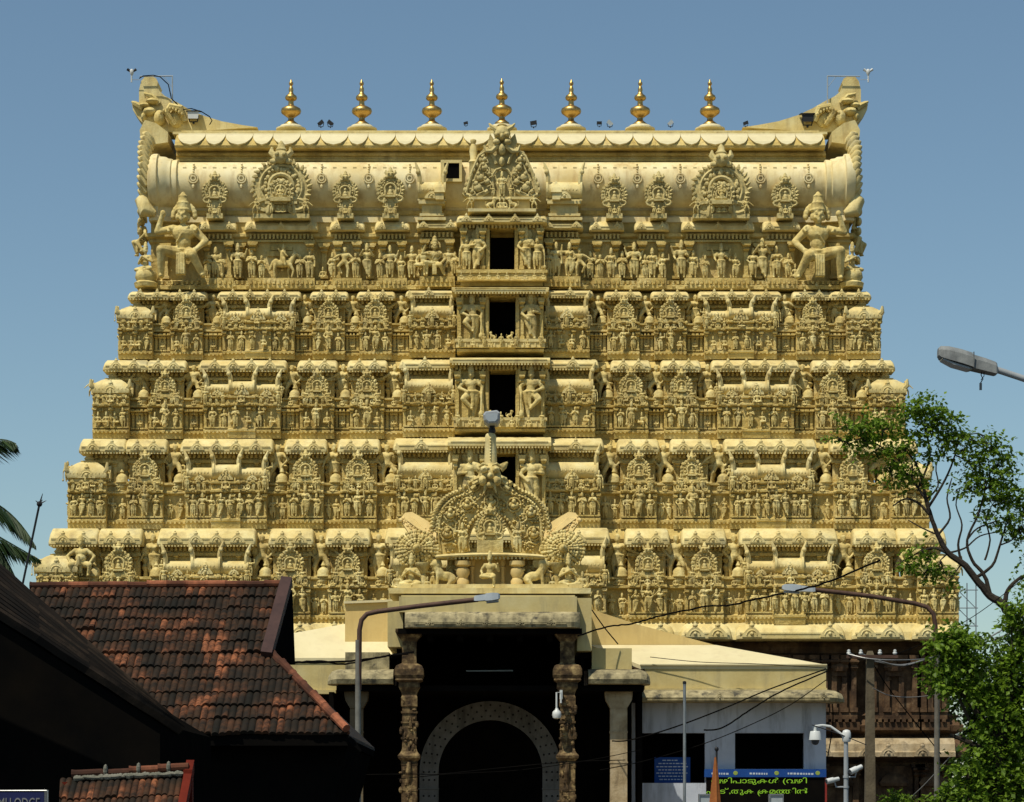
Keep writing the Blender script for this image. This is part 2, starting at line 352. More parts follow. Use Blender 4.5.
m_ = M['carve']
FIG = {}
def mk(key, mb, vox=.0155, ratio=.36): FIG[key] = fuse(mb, 'carved_figure_' + key, vox, ratio, m_)
mk('fold', figure())
mk('sway', figure(pel=(.03,0,.5), chest=(-.015,0,.68), head=(.012,-.012,.86), elL=(-.24,-.02,.72), haL=(-.22,-.03,.90), elR=(.20,0,.57), haR=(.12,-.06,.49), kneeR=(.12,-.05,.28), footR=(.03,-.03,.03), female=True))
mk('hip', figure(pel=(-.02,0,.5), elL=(-.22,.01,.62), haL=(-.12,-.05,.52), elR=(.17,.0,.57), haR=(.17,-.02,.42), female=True))
mk('four', figure(elL=(-.2,0,.6), haL=(-.17,-.1,.52), elR=(.2,0,.6), haR=(.13,-.12,.62), elL2=(-.22,.02,.68), haL2=(-.27,-.01,.84), elR2=(.22,.02,.68), haR2=(.27,-.01,.84), crown=.13))
b = figure(elL=(-.19,0,.6), haL=(-.21,-.08,.47), elR=(.23,0,.66), haR=(.22,-.06,.80)); b.tube([(-.22,-.11,0),(-.21,-.1,.55)], .022, 6); b.ell((-.22,-.11,.06), (.05,.05,.07)); mk('club', b)
mk('pray', figure(elL=(-.17,-.02,.60), elR=(.17,-.02,.60), haL=(-.02,-.15,.70), haR=(.02,-.15,.70), crown=.05))
mk('flute', figure(kneeR=(.02,-.06,.27), footR=(-.08,-.06,.03), elL=(-.2,-.03,.66), haL=(-.10,-.13,.80), elR=(.2,-.03,.68), haR=(.12,-.13,.80), crown=.12))
SIT = dict(pel=(0,0,.16), chest=(0,-.01,.38), head=(0,-.02,.60), kneeL=(-.24,-.12,.10), kneeR=(.24,-.12,.10), footL=(.08,-.17,.06), footR=(-.08,-.17,.05), elL=(-.22,-.02,.28), elR=(.22,-.02,.28), haL=(-.2,-.14,.17), haR=(.2,-.14,.17), cloth=False, skirt=0)
mk('sit', figure(**{**SIT, 'crown': .13}), .019, .32)
mk('sitpray', figure(**{**SIT, 'haL': (-.02,-.16,.40), 'haR': (.02,-.16,.40), 'crown': .16, 'face': True}), .014, .5)
mk('sitdown', figure(pel=(0,0,.34), chest=(0,-.01,.55), head=(0,-.02,.76), kneeL=(-.22,-.16,.30), footL=(.04,-.2,.28), kneeR=(.10,-.18,.30), footR=(.10,-.16,.04), elL=(-.22,0,.45), haL=(-.2,-.12,.38), elR=(.22,0,.46), haR=(.2,-.1,.6), crown=.14))
mk('hold', figure(kneeL=(-.16,-.06,.29), footL=(-.19,0,.03), kneeR=(.13,-.05,.28), footR=(.12,0,.03), elL=(-.30,-.02,.62), haL=(-.42,-.06,.50), elR=(.27,-.02,.60), haR=(.16,-.06,.48), crown=.03, cloth=False, skirt=0), .02, .32)
mk('hold2', figure(pel=(.02,0,.5), kneeL=(-.10,-.02,.28), kneeR=(.20,-.10,.34), footR=(.10,-.03,.14), elL=(-.26,0,.60), haL=(-.14,-.03,.47), elR=(.30,-.02,.64), haR=(.43,-.04,.55), crown=.03, cloth=False, skirt=0), .02, .32)
mk('holdf', figure(pel=(-.02,0,.5), elL=(-.28,-.02,.62), haL=(-.45,-.03,.55), elR=(.20,0,.60), haR=(.26,-.03,.44), crown=.06, female=True, kneeL=(-.07,-.02,.27), footL=(-.02,0,.03), footR=(.05,0,.03)), .02, .32)
mk('rider', horse()); mk('lion', lion(), .022, .4); mk('recline', recliner(), .022, .4)
GU = dict(crown=.17, face=False)
b = figure(pel=(.03,0,.5), chest=(-.01,0,.68), kneeL=(-.16,-.14,.36), footL=(.02,-.10,.18), kneeR=(.09,0,.27), footR=(.05,0,.03), elL=(-.24,0,.60), haL=(-.08,-.10,.52), elR=(.22,0,.62), haR=(.20,-.08,.44), elL2=(-.22,.03,.74), haL2=(-.22,0,.92), elR2=(.25,.03,.74), haR2=(.24,0,.92), **GU)
b.tube([(.2,-.12,.04),(.21,-.1,.48)], .025, 6); b.ell((.2,-.12,.06), (.055,.05,.08)); mk('guard', b, .015, .4)
b = figure(pel=(.02,0,.5), chest=(-.02,0,.68), head=(.0,-.01,.86), kneeR=(.04,-.05,.27), footR=(-.09,-.04,.03), elL=(-.2,0,.60), haL=(-.08,-.12,.60), elR=(.2,-.02,.58), haR=(.08,-.12,.46), halo=True, **GU)
mk('attend', b, .015, .4)
# the two giants that sit at the upper corners
def giant(mir):
    b = figure(pel=(0,0,.34), chest=(0,-.02,.58), head=(.0,-.05,.80), kneeL=(-.25,-.20,.34), footL=(-.27,-.10,.03), kneeR=(.16,-.22,.26), footR=(.27,-.10,.03),
               elL=(-.33,-.05,.60), haL=(-.26,-.08,.80), elR=(.29,-.03,.47), haR=(.19,-.15,.34), crown=.14, face=True, fat=.3, skirt=.3, bulk=1.25, hs=1.38)
    b.box(-.06,.06,-.19,-.13,.02,.30)
    for i in range(4): b.cap((-.045 + .03*i, -.195, .29), (-.05 + .033*i, -.195, .03), .010, .012, 5)
    for s_ in (-1, 1): b.tube([(.15*s_,-.05,.66),(.19*s_,-.09,.62),(.16*s_,-.12,.58)], .022, 6)
    for i in range(11):
        a = math.pi*i/10; b.ell((.14*math.cos(a), .02, .80 + .15*math.sin(a)), (.038,.04,.045))
    b.tube([(.09,-.09,.66),(.0,-.125,.55),(-.08,-.10,.44)], .011, 6)
    return b
mk('giant', giant(1), .011, .5)
TL = figure(pel=(0,0,.30), chest=(0,-.02,.54), head=(0,-.04,.76), kneeL=(-.22,-.16,.26), footL=(-.17,-.1,.04), kneeR=(.22,-.16,.26), footR=(.17,-.1,.04), elL=(-.3,-.03,.46), haL=(-.22,-.14,.32), elR=(.3,-.03,.46), haR=(.22,-.14,.32), crown=.1, face=True, fat=.8, skirt=.3)
mk('dwarf', TL, .015, .5)

import numpy as np
ARR = {}
def arr(key):
    if key not in ARR:
        me = FIG[key]; v = np.empty(len(me.vertices)*3, 'f'); me.vertices.foreach_get('co', v)
        ARR[key] = (v.reshape(-1,3), [tuple(p.vertices) for p in me.polygons])
    return ARR[key]
class Crowd:
    """Gathers the many smallest reliefs into one mesh."""
    def __init__(s): s.v = []; s.f = []; s.n = 0
    def put(s, key, x, y, z, h, mir=False, rot=0):
        v, f = arr(key); q = v.copy()
        if mir: q[:,0] *= -1
        c_, s_ = math.cos(rot), math.sin(rot)
        q = np.stack([(q[:,0]*c_ - q[:,1]*s_)*h + x, (q[:,0]*s_ + q[:,1]*c_)*h + y, q[:,2]*h + z], 1)
        s.v.append(q)
        s.f.extend([tuple(i + s.n for i in (reversed(p) if mir else p)) for p in f]); s.n += len(q)
    def build(s, name, m, parent):
        me = bpy.data.meshes.new(name); me.from_pydata([tuple(p) for p in np.concatenate(s.v).tolist()], [], s.f); me.update()
        me.polygons.foreach_set('use_smooth', [True]*len(me.polygons)); me.materials.append(m)
        o = bpy.data.objects.new(name, me); COL.objects.link(o); o.parent = parent; o.matrix_parent_inverse = Matrix.Translation(-parent.location)
        return o
def statue(name, key, x, y, z, h, parent, mir=False, rot=0):
    o = bpy.data.objects.new(name, FIG[key]); COL.objects.link(o)
    o.parent = parent; o.matrix_parent_inverse = Matrix.Translation(-parent.location)
    o.location = (x, y, z); o.scale = (-h if mir else h, h, h); o.rotation_euler = (0, 0, rot)
    return o
# ------------------------------------------------------------------ ground
g = MB(); g.box(-600, 600, -200, 900, -.4, 0); tag(g.build('ground', M['earth']), kind='structure')
g = MB(); g.box(-7, 8, -140, -14, .004, .010); tag(g.build('road', M['asphalt']), kind='structure')
g = MB()
for i in range(5): g.box(-9, 9, -14 - .35*(4-i), 0, .15*i, .15*(i+1) if i < 4 else .75)
tag(g.build('stone_plinth', M['granite_pale']), kind='structure')

# ------------------------------------------------------------------ ornaments of the tower
rn = random.Random(2)
def nasika(b, fr, cx, vc, r, out, th=.14, crown=True, flames=18, niche=True, feet=True, figure_=None):
    """Horseshoe gable: a plate with a fringe of leaves, scrolls and blobs of relief, a niche and a lion-mask crown."""
    k = fr.k; X, Z = fr.X(cx), fr.Z(vc); y = fr.Y - out; rr = r*k
    pts = []; n = flames*4
    for i in range(n + 1):
        a = R(-48) + R(276)*i/n
        q = rr*(1 + .08*abs(math.sin(flames*math.pi*i/n)))*(1 + .10*max(0, -math.sin(a)))
        pts.append((X + q*math.cos(a)*1.06, Z + q*math.sin(a)*1.0))
    pts = [(X + rr*.40, Z - rr*1.02), *pts, (X - rr*.40, Z - rr*1.02)]
    b.prism_y(pts, y, y + th)
    arc = lambda q, a0=-50, a1=230, yo=.04, m=22: [(X + rr*q*math.cos(R(a0 + (a1-a0)*i/m)), y - yo*rr, Z + rr*q*math.sin(R(a0 + (a1-a0)*i/m))) for i in range(m + 1)]
    b.tube(arc(.84), rr*.06, 5)
    b.tube(arc(.46, -30, 210, .10, 12), rr*.09, 6)
    for i in range(flames):
        a = R(-46) + R(272)*(i + .5)/flames; q = rr*(rn.uniform(1.0, 1.10) if flames > 20 else rn.uniform(.97, 1.03)); s_ = rr*rn.uniform(.085, .13)*18/max(flames, 14)
        c_ = Vector((X + q*math.cos(a)*1.06, y - .01, Z + q*math.sin(a)))
        d_ = Vector((math.cos(a + .5), 0, math.sin(a + .5)))
        b.tube([c_ - d_*s_*1.2, c_, c_ + d_*s_*(1.5 if flames > 20 else .7)], [s_*.9, s_*1.0, s_*.3], 5)
    for i in range(int(flames*.9)):
        a = R(-35) + R(250)*i/(flames*.9 - 1) + rn.uniform(-.1, .1); q = rr*rn.uniform(.58, .74); s_ = rr*rn.uniform(.07, .13)
        b.ell((X + q*math.cos(a), y - .02, Z + q*math.sin(a)), (s_, s_*1.1, s_*rn.uniform(.8, 1.4)), 6, 4)
    if niche:
        b.box(X - rr*.40, X + rr*.40, y - rr*.40, y, Z - rr*.66, Z - rr*.5)
        b.ell((X, y - rr*.12, Z - rr*.22), (rr*.18, rr*.18, rr*.26)); b.ell((X, y - rr*.15, Z + rr*.12), (rr*.12, rr*.13, rr*.15)); b.ell((X, y - rr*.2, Z - rr*.4), (rr*.27, rr*.15, rr*.1))
        for s in (-1, 1): b.cap((X + s*rr*.40, y - rr*.12, Z - rr*.5), (X + s*rr*.42, y - rr*.12, Z - rr*.12), rr*.08, rr*.08, 6)
    if feet:
        for s in (-1, 1):
            b.tube([(X + s*rr*(.62 + .36*math.cos(t)), y - .02, Z - rr*.74 + rr*.22*math.sin(t)) for t in [R(-160 + 40*j) for j in range(8)]], rr*.10, 5)
            b.cap((X + s*rr*.5, y - .03, Z - rr*1.05), (X + s*rr*.45, y - .03, Z - rr*.62), rr*.13, rr*.10, 6); b.ell((X + s*rr*.5, y - .05, Z - rr*.52), rr*.13, 6, 4)
    if crown:
        zt = Z + rr*.98
        b.ell((X, y - rr*.10, zt + rr*.16), (rr*.34, rr*.26, rr*.28), 8, 6)
        for s in (-1, 1):
            b.ell((X + s*rr*.15, y - rr*.34, zt + rr*.24), (rr*.10, rr*.09, rr*.10), 6, 4)
            b.tube([(X + s*rr*.22, y, zt + rr*.22), (X + s*rr*.40, y, zt + rr*.38), (X + s*rr*.36, y, zt + rr*.58)], [rr*.16, rr*.13, rr*.04], 6)
            b.ell((X + s*rr*.30, y - rr*.16, zt - rr*.02), (rr*.16, rr*.12, rr*.12), 6, 4)
        b.lathe(X, y + .02, [(rr*.20, zt + rr*.32), (rr*.24, zt + rr*.48), (rr*.15, zt + rr*.58), (rr*.12, zt + rr*.72), (rr*.03, zt + rr*.84)], 8)

def little_gable(b, fr, cx, vb, r, out):
    """Small horseshoe gable on a cornice with its knob."""
    k = fr.k; X, Z = fr.X(cx), fr.Z(vb); y = fr.Y - out; rr = r*k
    pts = [(X + rr*1.15, Z), (X + rr*1.10, Z + rr*.28), (X + rr*.86, Z + rr*.62), (X + rr*.52, Z + rr*.98), (X + rr*.2, Z + rr*1.22), (X - rr*.2, Z + rr*1.22), (X - rr*.52, Z + rr*.98), (X - rr*.86, Z + rr*.62), (X - rr*1.10, Z + rr*.28), (X - rr*1.15, Z)]
    b.prism_y(pts, y, y + .35)
    b.tube([(X + rr*.60*math.cos(R(20*i)), y, Z + rr*.22 + rr*.58*math.sin(R(20*i))) for i in range(10)], rr*.10, 4)
    b.ell((X, y - .01, Z + rr*.40), (rr*.24, .05, rr*.24), 6, 4)
    b.ell((X, y + .06, Z + rr*1.38), (rr*.34, rr*.34, rr*.28), 7, 5); b.ell((X, y + .06, Z + rr*1.68), (rr*.17, rr*.17, rr*.18), 6, 4)

def stupa(b, fr, cx, vb, h, out):
    if isinstance(b, tuple): par, b = b[0], MB(); stupa(b, fr, cx, vb, h, out); return b.build('dome_finial', M['carve'], par, True)
    k = fr.k; X, Z = fr.X(cx), fr.Z(vb); y = fr.Y - out; q = h*k
    b.lathe(X, y, [(q*.16,Z),(q*.20,Z+q*.05),(q*.13,Z+q*.09),(q*.20,Z+q*.17),(q*.21,Z+q*.24),(q*.12,Z+q*.33),(q*.16,Z+q*.36),(q*.28,Z+q*.39),(q*.28,Z+q*.43),(q*.24,Z+q*.50),(q*.25,Z+q*.60),(q*.16,Z+q*.72),(q*.06,Z+q*.78),(q*.10,Z+q*.84),(q*.02,Z+q*1.0)], 10)

def pilaster(b, fr, cx, v0, v1, wpx, out, depth=.10):
    k = fr.k; X = fr.X(cx); y = fr.Y - out; z0, z1 = fr.Z(v1), fr.Z(v0); w_ = wpx*k/2; h = z1 - z0
    b.box(X - w_, X + w_, y - depth, y, z0 + h*.08, z1 - h*.26)
    b.box(X - w_*1.5, X + w_*1.5, y - depth*1.4, y, z0, z0 + h*.08)
    b.rect(X, y - depth*.2, [(w_*1.0, z1-h*.26), (w_*1.45, z1-h*.22), (w_*1.1, z1-h*.17), (w_*1.9, z1-h*.12), (w_*1.9, z1-h*.09), (w_*1.2, z1-h*.07)], 1, depth*1.3/(w_*1.0))
    b.box(X - w_*2.3, X + w_*2.3, y - depth*1.9, y, z1 - h*.07, z1)

def kapota(fr, p0, p1, vt, vb, ob, lip, parent, gables, gr=5.4, m='trim', name='cornice', beads=True, taper=True, rnd_=1.0):
    """Rounded overhanging eave with a beaded lip and small horseshoe gables."""
    b = MB(); h = vb - vt; k = fr.k
    prof = [(0,0), (.50,.03), (.56,.10), (.74,.24), (.90,.50), (.955,.66), (1,.70), (1,.94), (.95,1.0), (0,1.0)]
    def sec(px, s):
        return [(fr.X(px), fr.Y - (ob + (lip-ob)*a*(1 - (1-s)*.25*(1 if 0 < a else 0))), fr.Z(vb - (vb - (vt + h*c))*s)) for a, c in prof]
    wpx = p1 - p0
    if taper: st = [(p0, .62), (p0+.7*rnd_, .82), (p0+1.6*rnd_, .93), (p0+3.0*rnd_, 1), (p1-3.0*rnd_, 1), (p1-1.6*rnd_, .93), (p1-.7*rnd_, .82), (p1, .62)]
    else: st = [(p0, 1), (p1, 1)]
    b.loft([sec(px, s) for px, s in st])
    y = fr.Y - lip
    b.box(fr.X(p0+3), fr.X(p1-3), y - .018, y + .02, fr.Z(vt + h*.70), fr.Z(vt + h*.62))
    if beads:
        n = int(wpx/3.1)
        for i in range(n):
            px = p0 + 1.5 + (wpx - 3)*(i+.5)/n
            b.box(fr.X(px) - .8*k, fr.X(px) + .8*k, y + .005, y + .06, fr.Z(vb + 1.4), fr.Z(vb) + .01)
    for cx in gables: little_gable(b, fr, cx, vb - h*.14, gr, lip + .03)
    return b.build(name, M[m], parent, True)

def wall_profile(p, T, bottom_extra=0):
    return [(p+.06, T(1.04) + bottom_extra), (p+.10, T(.965)), (p+.10, T(.955)), (p+.14, T(.94)), (p+.14, T(.91)), (p+.03, T(.895)), (p, T(.885)), (p, T(.575)), (p+.06, T(.565)),
            (p+.17, T(.55)), (p+.17, T(.525)), (p+.05, T(.51)), (p+.03, T(.45)), (p+.14, T(.435)), (p+.14, T(.41)), (p+.02, T(.40))]

def bay_block(b, fr, p0, p1, p, T, back=-.75):
    prof = [(fr.Y - o, fr.Z(v)) for o, v in wall_profile(p, T)] + [(fr.Y - back, fr.Z(T(.40))), (fr.Y - back, fr.Z(T(1.0)))]
    b.prism_x(prof, fr.X(p0), fr.X(p1))

def dentils(b, fr, p0, p1, v0, v1, out, step=4.6, wpx=2.2, depth=.09):
    n = max(1, int((p1 - p0)/step))
    for i in range(n):
        px = p0 + (p1 - p0)*(i + .5)/n
        b.box(fr.X(px - wpx/2), fr.X(px + wpx/2), fr.Y - out - depth, fr.Y - out + .02, fr.Z(v1), fr.Z(v0))

def shala(fr, p0, p1, vt, vb, out, parent, three=True):
    """Barrel-roofed miniature shrine with rim bands, rising lion heads and a small front gable."""
    b = MB(); k = fr.k; h = vb - vt; wd = p1 - p0
    def sec(px, s, fo):
        pr = [(-.32,0)] + [(-.10 + .36*math.sin(R(a))*1.0, .5 - .5*math.cos(R(a))) for a in (15,40,65,90,115,140)] + [(.10,.90), (.16,.93), (.16,1.0), (-.32,1.0)]
        return [(fr.X(px), fr.Y - (out - .12 + (o*s if o > 0 else o) + fo), fr.Z(vb - (vb - (vt + h*c))*s)) for o, c in pr]
    def seg(a, c, s, fo):
        st = [(a, s*1.14), (a+2, s*1.14), (a+2.2, s*1.04), (a+3.2, s*1.04), (a+3.4, s), (c-3.4, s), (c-3.2, s*1.04), (c-2.2, s*1.04), (c-2, s*1.14), (c, s*1.14)]
        b.loft([sec(px, q, fo) for px, q in st])
        n = int((c - a)/4.2)
        for i in range(n):
            px = a + 4 + (c - a - 8)*(i+.5)/n
            b.ell((fr.X(px), fr.Y - (out + .235*s + fo), fr.Z(vt + h*.52)), (k*.9, .04, k*1.5), 5, 3)
    if three:
        c0, c1 = p0 + wd*.33, p0 + wd*.67
        seg(p0, p0 + wd*.345, .86, 0); seg(p0 + wd*.655, p1, .86, 0); seg(c0, c1, 1.02, .10)
        heads = [(p0+2, -1, .86), (c0+1, -1, 1.02), (c1-1, 1, 1.02), (p1-2, 1, .86)]; gs = [(p0 + wd*.17, 4.6, .14), (p0 + wd*.5, 6.6, .26), (p0 + wd*.83, 4.6, .14)]
    else:
        seg(p0, p1, 1.0, 0); heads = [(p0+2, -1, 1), (p1-2, 1, 1)]; gs = [(p0 + wd*.5, 6.0, .2)]
    for px, s, q in heads:
        X = fr.X(px); z = fr.Z(vb - h*q*1.05); y = fr.Y - out
        b.tube([(X, y, z - h*k*.3), (X, y - .04, z + h*k*.12), (X + s*k*1.4, y - .06, z + h*k*.45), (X + s*k*4.2, y - .03, z + h*k*.86)], [k*2.6, k*2.6, k*2.3, k*1.0], 6)
        b.ell((X + s*k*1.6, y - .10, z + h*k*.36), (k*2.4, k*2.6, k*2.6), 6, 5)
    for cx, r, fo in gs:
        little_gable(b, fr, cx, vb - h*.06, r, out + .05 + fo)
    return b.build('barrel_shrine', M['trim'], parent, True)

def kuta(fr, c, hw, vt, vb, out, parent):
    b = MB(); k = fr.k; X = fr.X(c); y = fr.Y - out + hw*k*.75; z = fr.Z(vb); h = (vb - vt)*k; W = hw*k
    b.rect(X, y, [(W*.92, z), (W*.92, z+h*.10), (W*1.06, z+h*.13), (W*1.10, z+h*.24), (W*1.05, z+h*.42), (W*.88, z+h*.60), (W*.58, z+h*.76), (W*.40, z+h*.82), (W*.44, z+h*.86), (W*.2, z+h*.9)])
    b.lathe(X, y, [(W*.2, z+h*.88), (W*.30, z+h*.98), (W*.18, z+h*1.08), (W*.24, z+h*1.14), (W*.05, z+h*1.30)], 9)
    n = int(hw*2/3.6)
    for i in range(n):
        b.ell((X - W + 2*W*(i+.5)/n, y - W*1.05, z + h*.30), (k*.9, .05, k*1.4), 5, 3)
    little_gable(b, fr, c, vb - (vb-vt)*.12, hw*.42, out + hw*k*.34)
    for sx in (-1, 1):
        for sy in (-1, 1):
            b.tube([(X + sx*W*.9, y + sy*W*.9, z + h*.30), (X + sx*W*1.12, y + sy*W*1.05, z + h*.45), (X + sx*W*1.14, y + sy*W*1.06, z + h*.74)], [k*2.4, k*2.6, k*1.0], 6)
        b.prism_x([(y - W*.42, z + h*.14), (y - W*.3, z + h*.5), (y, z + h*.7), (y + W*.3, z + h*.5), (y + W*.42, z + h*.14)], X + sx*W*.9, X + sx*W*1.22)
    return b.build('corner_shrine', M['trim'], parent, True)

# ------------------------------------------------------------------ the gate tower
tower = empty('temple_tower', (0, 6, 0), 'tall tapering cream temple gate tower crowded with carved figures in stepped storeys', 'temple tower')
crowd = Crowd(); crowd_far = Crowd()
rnd = random.Random(5)
STAND = ['fold', 'sway', 'hip', 'four', 'club', 'pray', 'flute']
n_row = 0

TIERS = [  # kapota top, kapota bottom, base row, wall plane Y, scale, centre
    (288, 298, 357, 2.40, 1.000, 499.5),
    (357, 370, 436, 1.65, 1.066, 499.0),
    (436, 452, 526, 0.85, 1.130, 498.5),
    (526, 545, 622, 0.00, 1.210, 497.5)]

def build_tier(ti, vK, vKb, vB, Yw, s, C):
    global n_row
    fr = Fr(Yw, .35); k = fr.k; H = vB - vKb; hK = vKb - vK
    T = lambda t: vKb + t*H
    hw = 384*s - 6
    rt = MB()
    x0, x1 = fr.X(C - hw + 12), fr.X(C + hw - 12)
    prof = [(o, fr.Z(v)) for o, v in wall_profile(0, T)] + [(-1.35, fr.Z(T(.398))), (-1.35, fr.Z(T(.03))), (-.50, fr.Z(T(0))), (-.40, fr.Z(vK + hK*.55)), (-.60, fr.Z(vK))]
    rt.ring(x0, x1, Yw, Yw + 15 - ti*.0, prof)
    storey = rt.build('storey', M['wall'], tower)
    b = MB()
    bays = []
    for sg in (-1, 1):
        bays += [(sg, 364*s, 16.5*s*(1.03), 'kuta'), (sg, 313*s, 16*s, 'panjara'), (sg, 241*s, 36*s, 'shala'), (sg, 171*s, 16*s, 'panjara'), (sg, 124*s, 16*s, 'panjara'), (sg, (44 + 88*s)/2 + 1, (88*s - 44)/2 + 1, 'cshala')]
    stups = (storey,)
    for sg, off, h_, kind in bays:
        c = C + sg*off; p0, p1 = c - h_, c + h_
        p = {'kuta': .34, 'panjara': .26, 'shala': .32, 'cshala': .66}[kind]
        up = {'kuta': -.20, 'panjara': -.22, 'shala': -.16, 'cshala': .12}[kind]
        lip = {'kuta': .30, 'panjara': .22, 'shala': .28, 'cshala': .62}[kind]
        bay_block(b, fr, p0, p1, p, T)
        # projecting middle of the long bays
        if kind == 'shala': bay_block(b, fr, c - h_*.36, c + h_*.36, p + .14, T)
        # upper wall with its dentil row under the eave
        uw = h_*.98 if kind != 'kuta' else h_*.8
        c_keep = c; c = c - (sg*13*s if kind == 'kuta' else 0)
        b.box(fr.X(c - uw), fr.X(c + uw), Yw - up, Yw + .9, fr.Z(T(.41)), fr.Z(vK + hK*.5))
        dentils(b, fr, c - uw, c + uw, T(.01), T(.06), up, 4.4, 2.4, .12)
        b.box(fr.X(c - uw - 1), fr.X(c + uw + 1), Yw - up - .10, Yw + .5, fr.Z(T(.125)), fr.Z(T(.09)))
        for q in (-.8, .8): pilaster(b, fr, c + q*uw*.92, T(.10), T(.40), 2.6, up, .07)
        c = c_keep
        # pilasters on the lower wall
        npil = {'kuta': 3, 'panjara': 2, 'shala': 6, 'cshala': 4}[kind]
        for i in range(npil):
            px = p0 + 1.8 + (2*h_ - 3.6)*i/(npil - 1)
            pilaster(b, fr, px, T(.575), T(.885), 2.2, p + (.14 if kind == 'shala' and abs(px - c) < h_*.36 else 0), .07)
        if ti: b.box(fr.X(p0 + 1), fr.X(p1 - 1), Yw - p - .16, Yw - p, fr.Z(T(.89)), fr.Z(T(.87)))
        dentils(b, fr, p0, p1, T(.965) - .2, T(.93), p + .10, 4.0, 2.0, .10)
        # eave
        gab = {'kuta': [-.5, .5], 'panjara': [-.45, .45], 'shala': [-.72, -.24, .24, .72], 'cshala': [.15*sg]}[kind]
        ke = {'kuta': 4.5, 'panjara': 3.4, 'shala': 6, 'cshala': 4}[kind]
        kc = c - (sg*13*s if kind == 'kuta' else 0)
        kapota(fr, kc - h_ - ke, kc + h_ + ke, vK, vKb, -.75, lip, storey, [kc + q*h_ for q in gab], 5.4*s*(1 if hK > 11 else .85))
        # shrine roofs
        if kind == 'kuta': kuta(fr, c, h_*.95, T(.06), T(.40), p - .02, storey)
        elif kind == 'shala': shala(fr, p0 + 1, p1 - 1, T(.165), T(.40), p - .05, storey)
        elif kind == 'cshala': shala(fr, p0 + 2, p1 - 2, T(.14), T(.40), p - .05, storey, False)
        else:
            nb = MB(); nasika(nb, fr, c + rnd.uniform(-.6,.6), T(.235), 9.6*s*rnd.uniform(.9, 1.1), p + .06, .18, True, rnd.choice((12, 14, 16)))
            nb.box(fr.X(c - 7*s), fr.X(c + 7*s), Yw - p - .14, Yw, fr.Z(T(.41)), fr.Z(T(.37))); nb.build('gable_shrine', M['carve'], storey, True)
        # leaf scrolls, brackets and knobs of stucco scattered over the courses
        for i in range(int(h_*3.4)):
            px = rnd.uniform(p0, p1); t_ = rnd.choice((.405,.425,.47,.53,.545,.60,.62,.905,.93,.975, rnd.uniform(.57,.9), rnd.uniform(.42,.54)))
            s_ = k*rnd.uniform(.6, 1.5); yy_ = Yw - p - (.14 if t_ in (.425,.545,.53) else .03) - (.14 if kind == 'shala' and abs(px - c) < h_*.36 else 0)
            b.ell((fr.X(px), yy_, fr.Z(T(t_))), (s_*rnd.uniform(.7,1.5), .07, s_*rnd.uniform(.7,1.7)), 6, 4)
        for t_, q in ((.42, .15), (.54, .18)):
            for i in range(max(2, int(h_*2/9))):
                px = p0 + 2*h_*(i + .5)/max(2, int(h_*2/9)); rg_ = k*2.3
                b.prism_y([(fr.X(px) + rg_*math.cos(R(30*j)), fr.Z(T(t_)) + k*.3 + rg_*1.1*math.sin(R(30*j))) for j in range(7)], Yw - p - q - .03, Yw - p)
        # figures
        hrow = (.885 - .585)*H*k; zr = fr.Z(T(.87 if ti else .885))
        nf = {'kuta': 4, 'panjara': 3, 'shala': 8 if ti > 1 else 6, 'cshala': 5 if ti > 1 else 4}[kind]
        for i in range(nf):
            q = -1 + 2*(i + .5)/nf
            px = c + q*h_*.92; key = rnd.choice(STAND); hh = hrow*rnd.uniform(.9, 1.08)
            pp = p + (.14 if kind == 'shala' and abs(px - c) < h_*.36 else 0)
            if kind == 'shala' and i == nf//2 and rnd.random() < .7: key = 'four'; hh = hrow*1.22
            if ti < 2 and rnd.random() < .3: key = 'sitdown'; hh = hrow*.8
            y = Yw - pp - .10 - rnd.uniform(0, .04)
            if ti >= 2 and n_row < 60 and kind in ('kuta', 'panjara', 'cshala') and i % 2 == 1:
                statue('row_statue', key, fr.X(px), y, zr, hh, tower, rnd.random() < .5, rnd.uniform(-.2, .2)); n_row += 1
            else: crowd.put(key, fr.X(px), y, zr, hh, rnd.random() < .5, rnd.uniform(-.25, .25))
        zf = fr.Z(T(.525)); nf2 = max(3, int(h_*2/6.6))
        for i in range(nf2):                                        # little ones on the upper frieze
            px = c - h_*.9 + 1.8*h_*(i + .5)/nf2
            crowd.put(rnd.choice(['sit', 'sit', 'sitdown', 'fold', 'sway']), fr.X(px), Yw - p - .12, zf, H*k*rnd.uniform(.15, .19), rnd.random() < .5, rnd.uniform(-.3, .3))
        if kind in ('panjara',):                                    # attendants at the foot of the gable
            for q in (-.62, .62): crowd.put('sway', fr.X(c + q*h_), Yw - p - .13, fr.Z(T(.52)), H*k*.22, q > 0)
        if kind == 'panjara': crowd.put(rnd.choice(['four','club','sway','attend','flute']), fr.X(c), Yw - p - .24, zr + .02, hrow*rnd.uniform(1.12, 1.3), rnd.random() < .5, rnd.uniform(-.2,.2))
        if kind in ('shala', 'kuta'):
            for q in (-1.02, 1.02): crowd.put(rnd.choice(['sway','hold','club','hip']), fr.X(c + q*h_), Yw - p + .02, fr.Z(T(.40)), H*k*rnd.uniform(.20,.27), q > 0)
            crowd.put(rnd.choice(['sit','sitdown','sitpray']), fr.X(c + rnd.uniform(-1,1)), Yw - p - .28, fr.Z(T(.52)), H*k*rnd.uniform(.2,.26))
        if kind in ('shala', 'cshala'):
            for q in (-.95, 0, .95): crowd.put('club', fr.X(c + q*h_), Yw - p - .2, fr.Z(T(.52)), H*k*.24, q > 0)
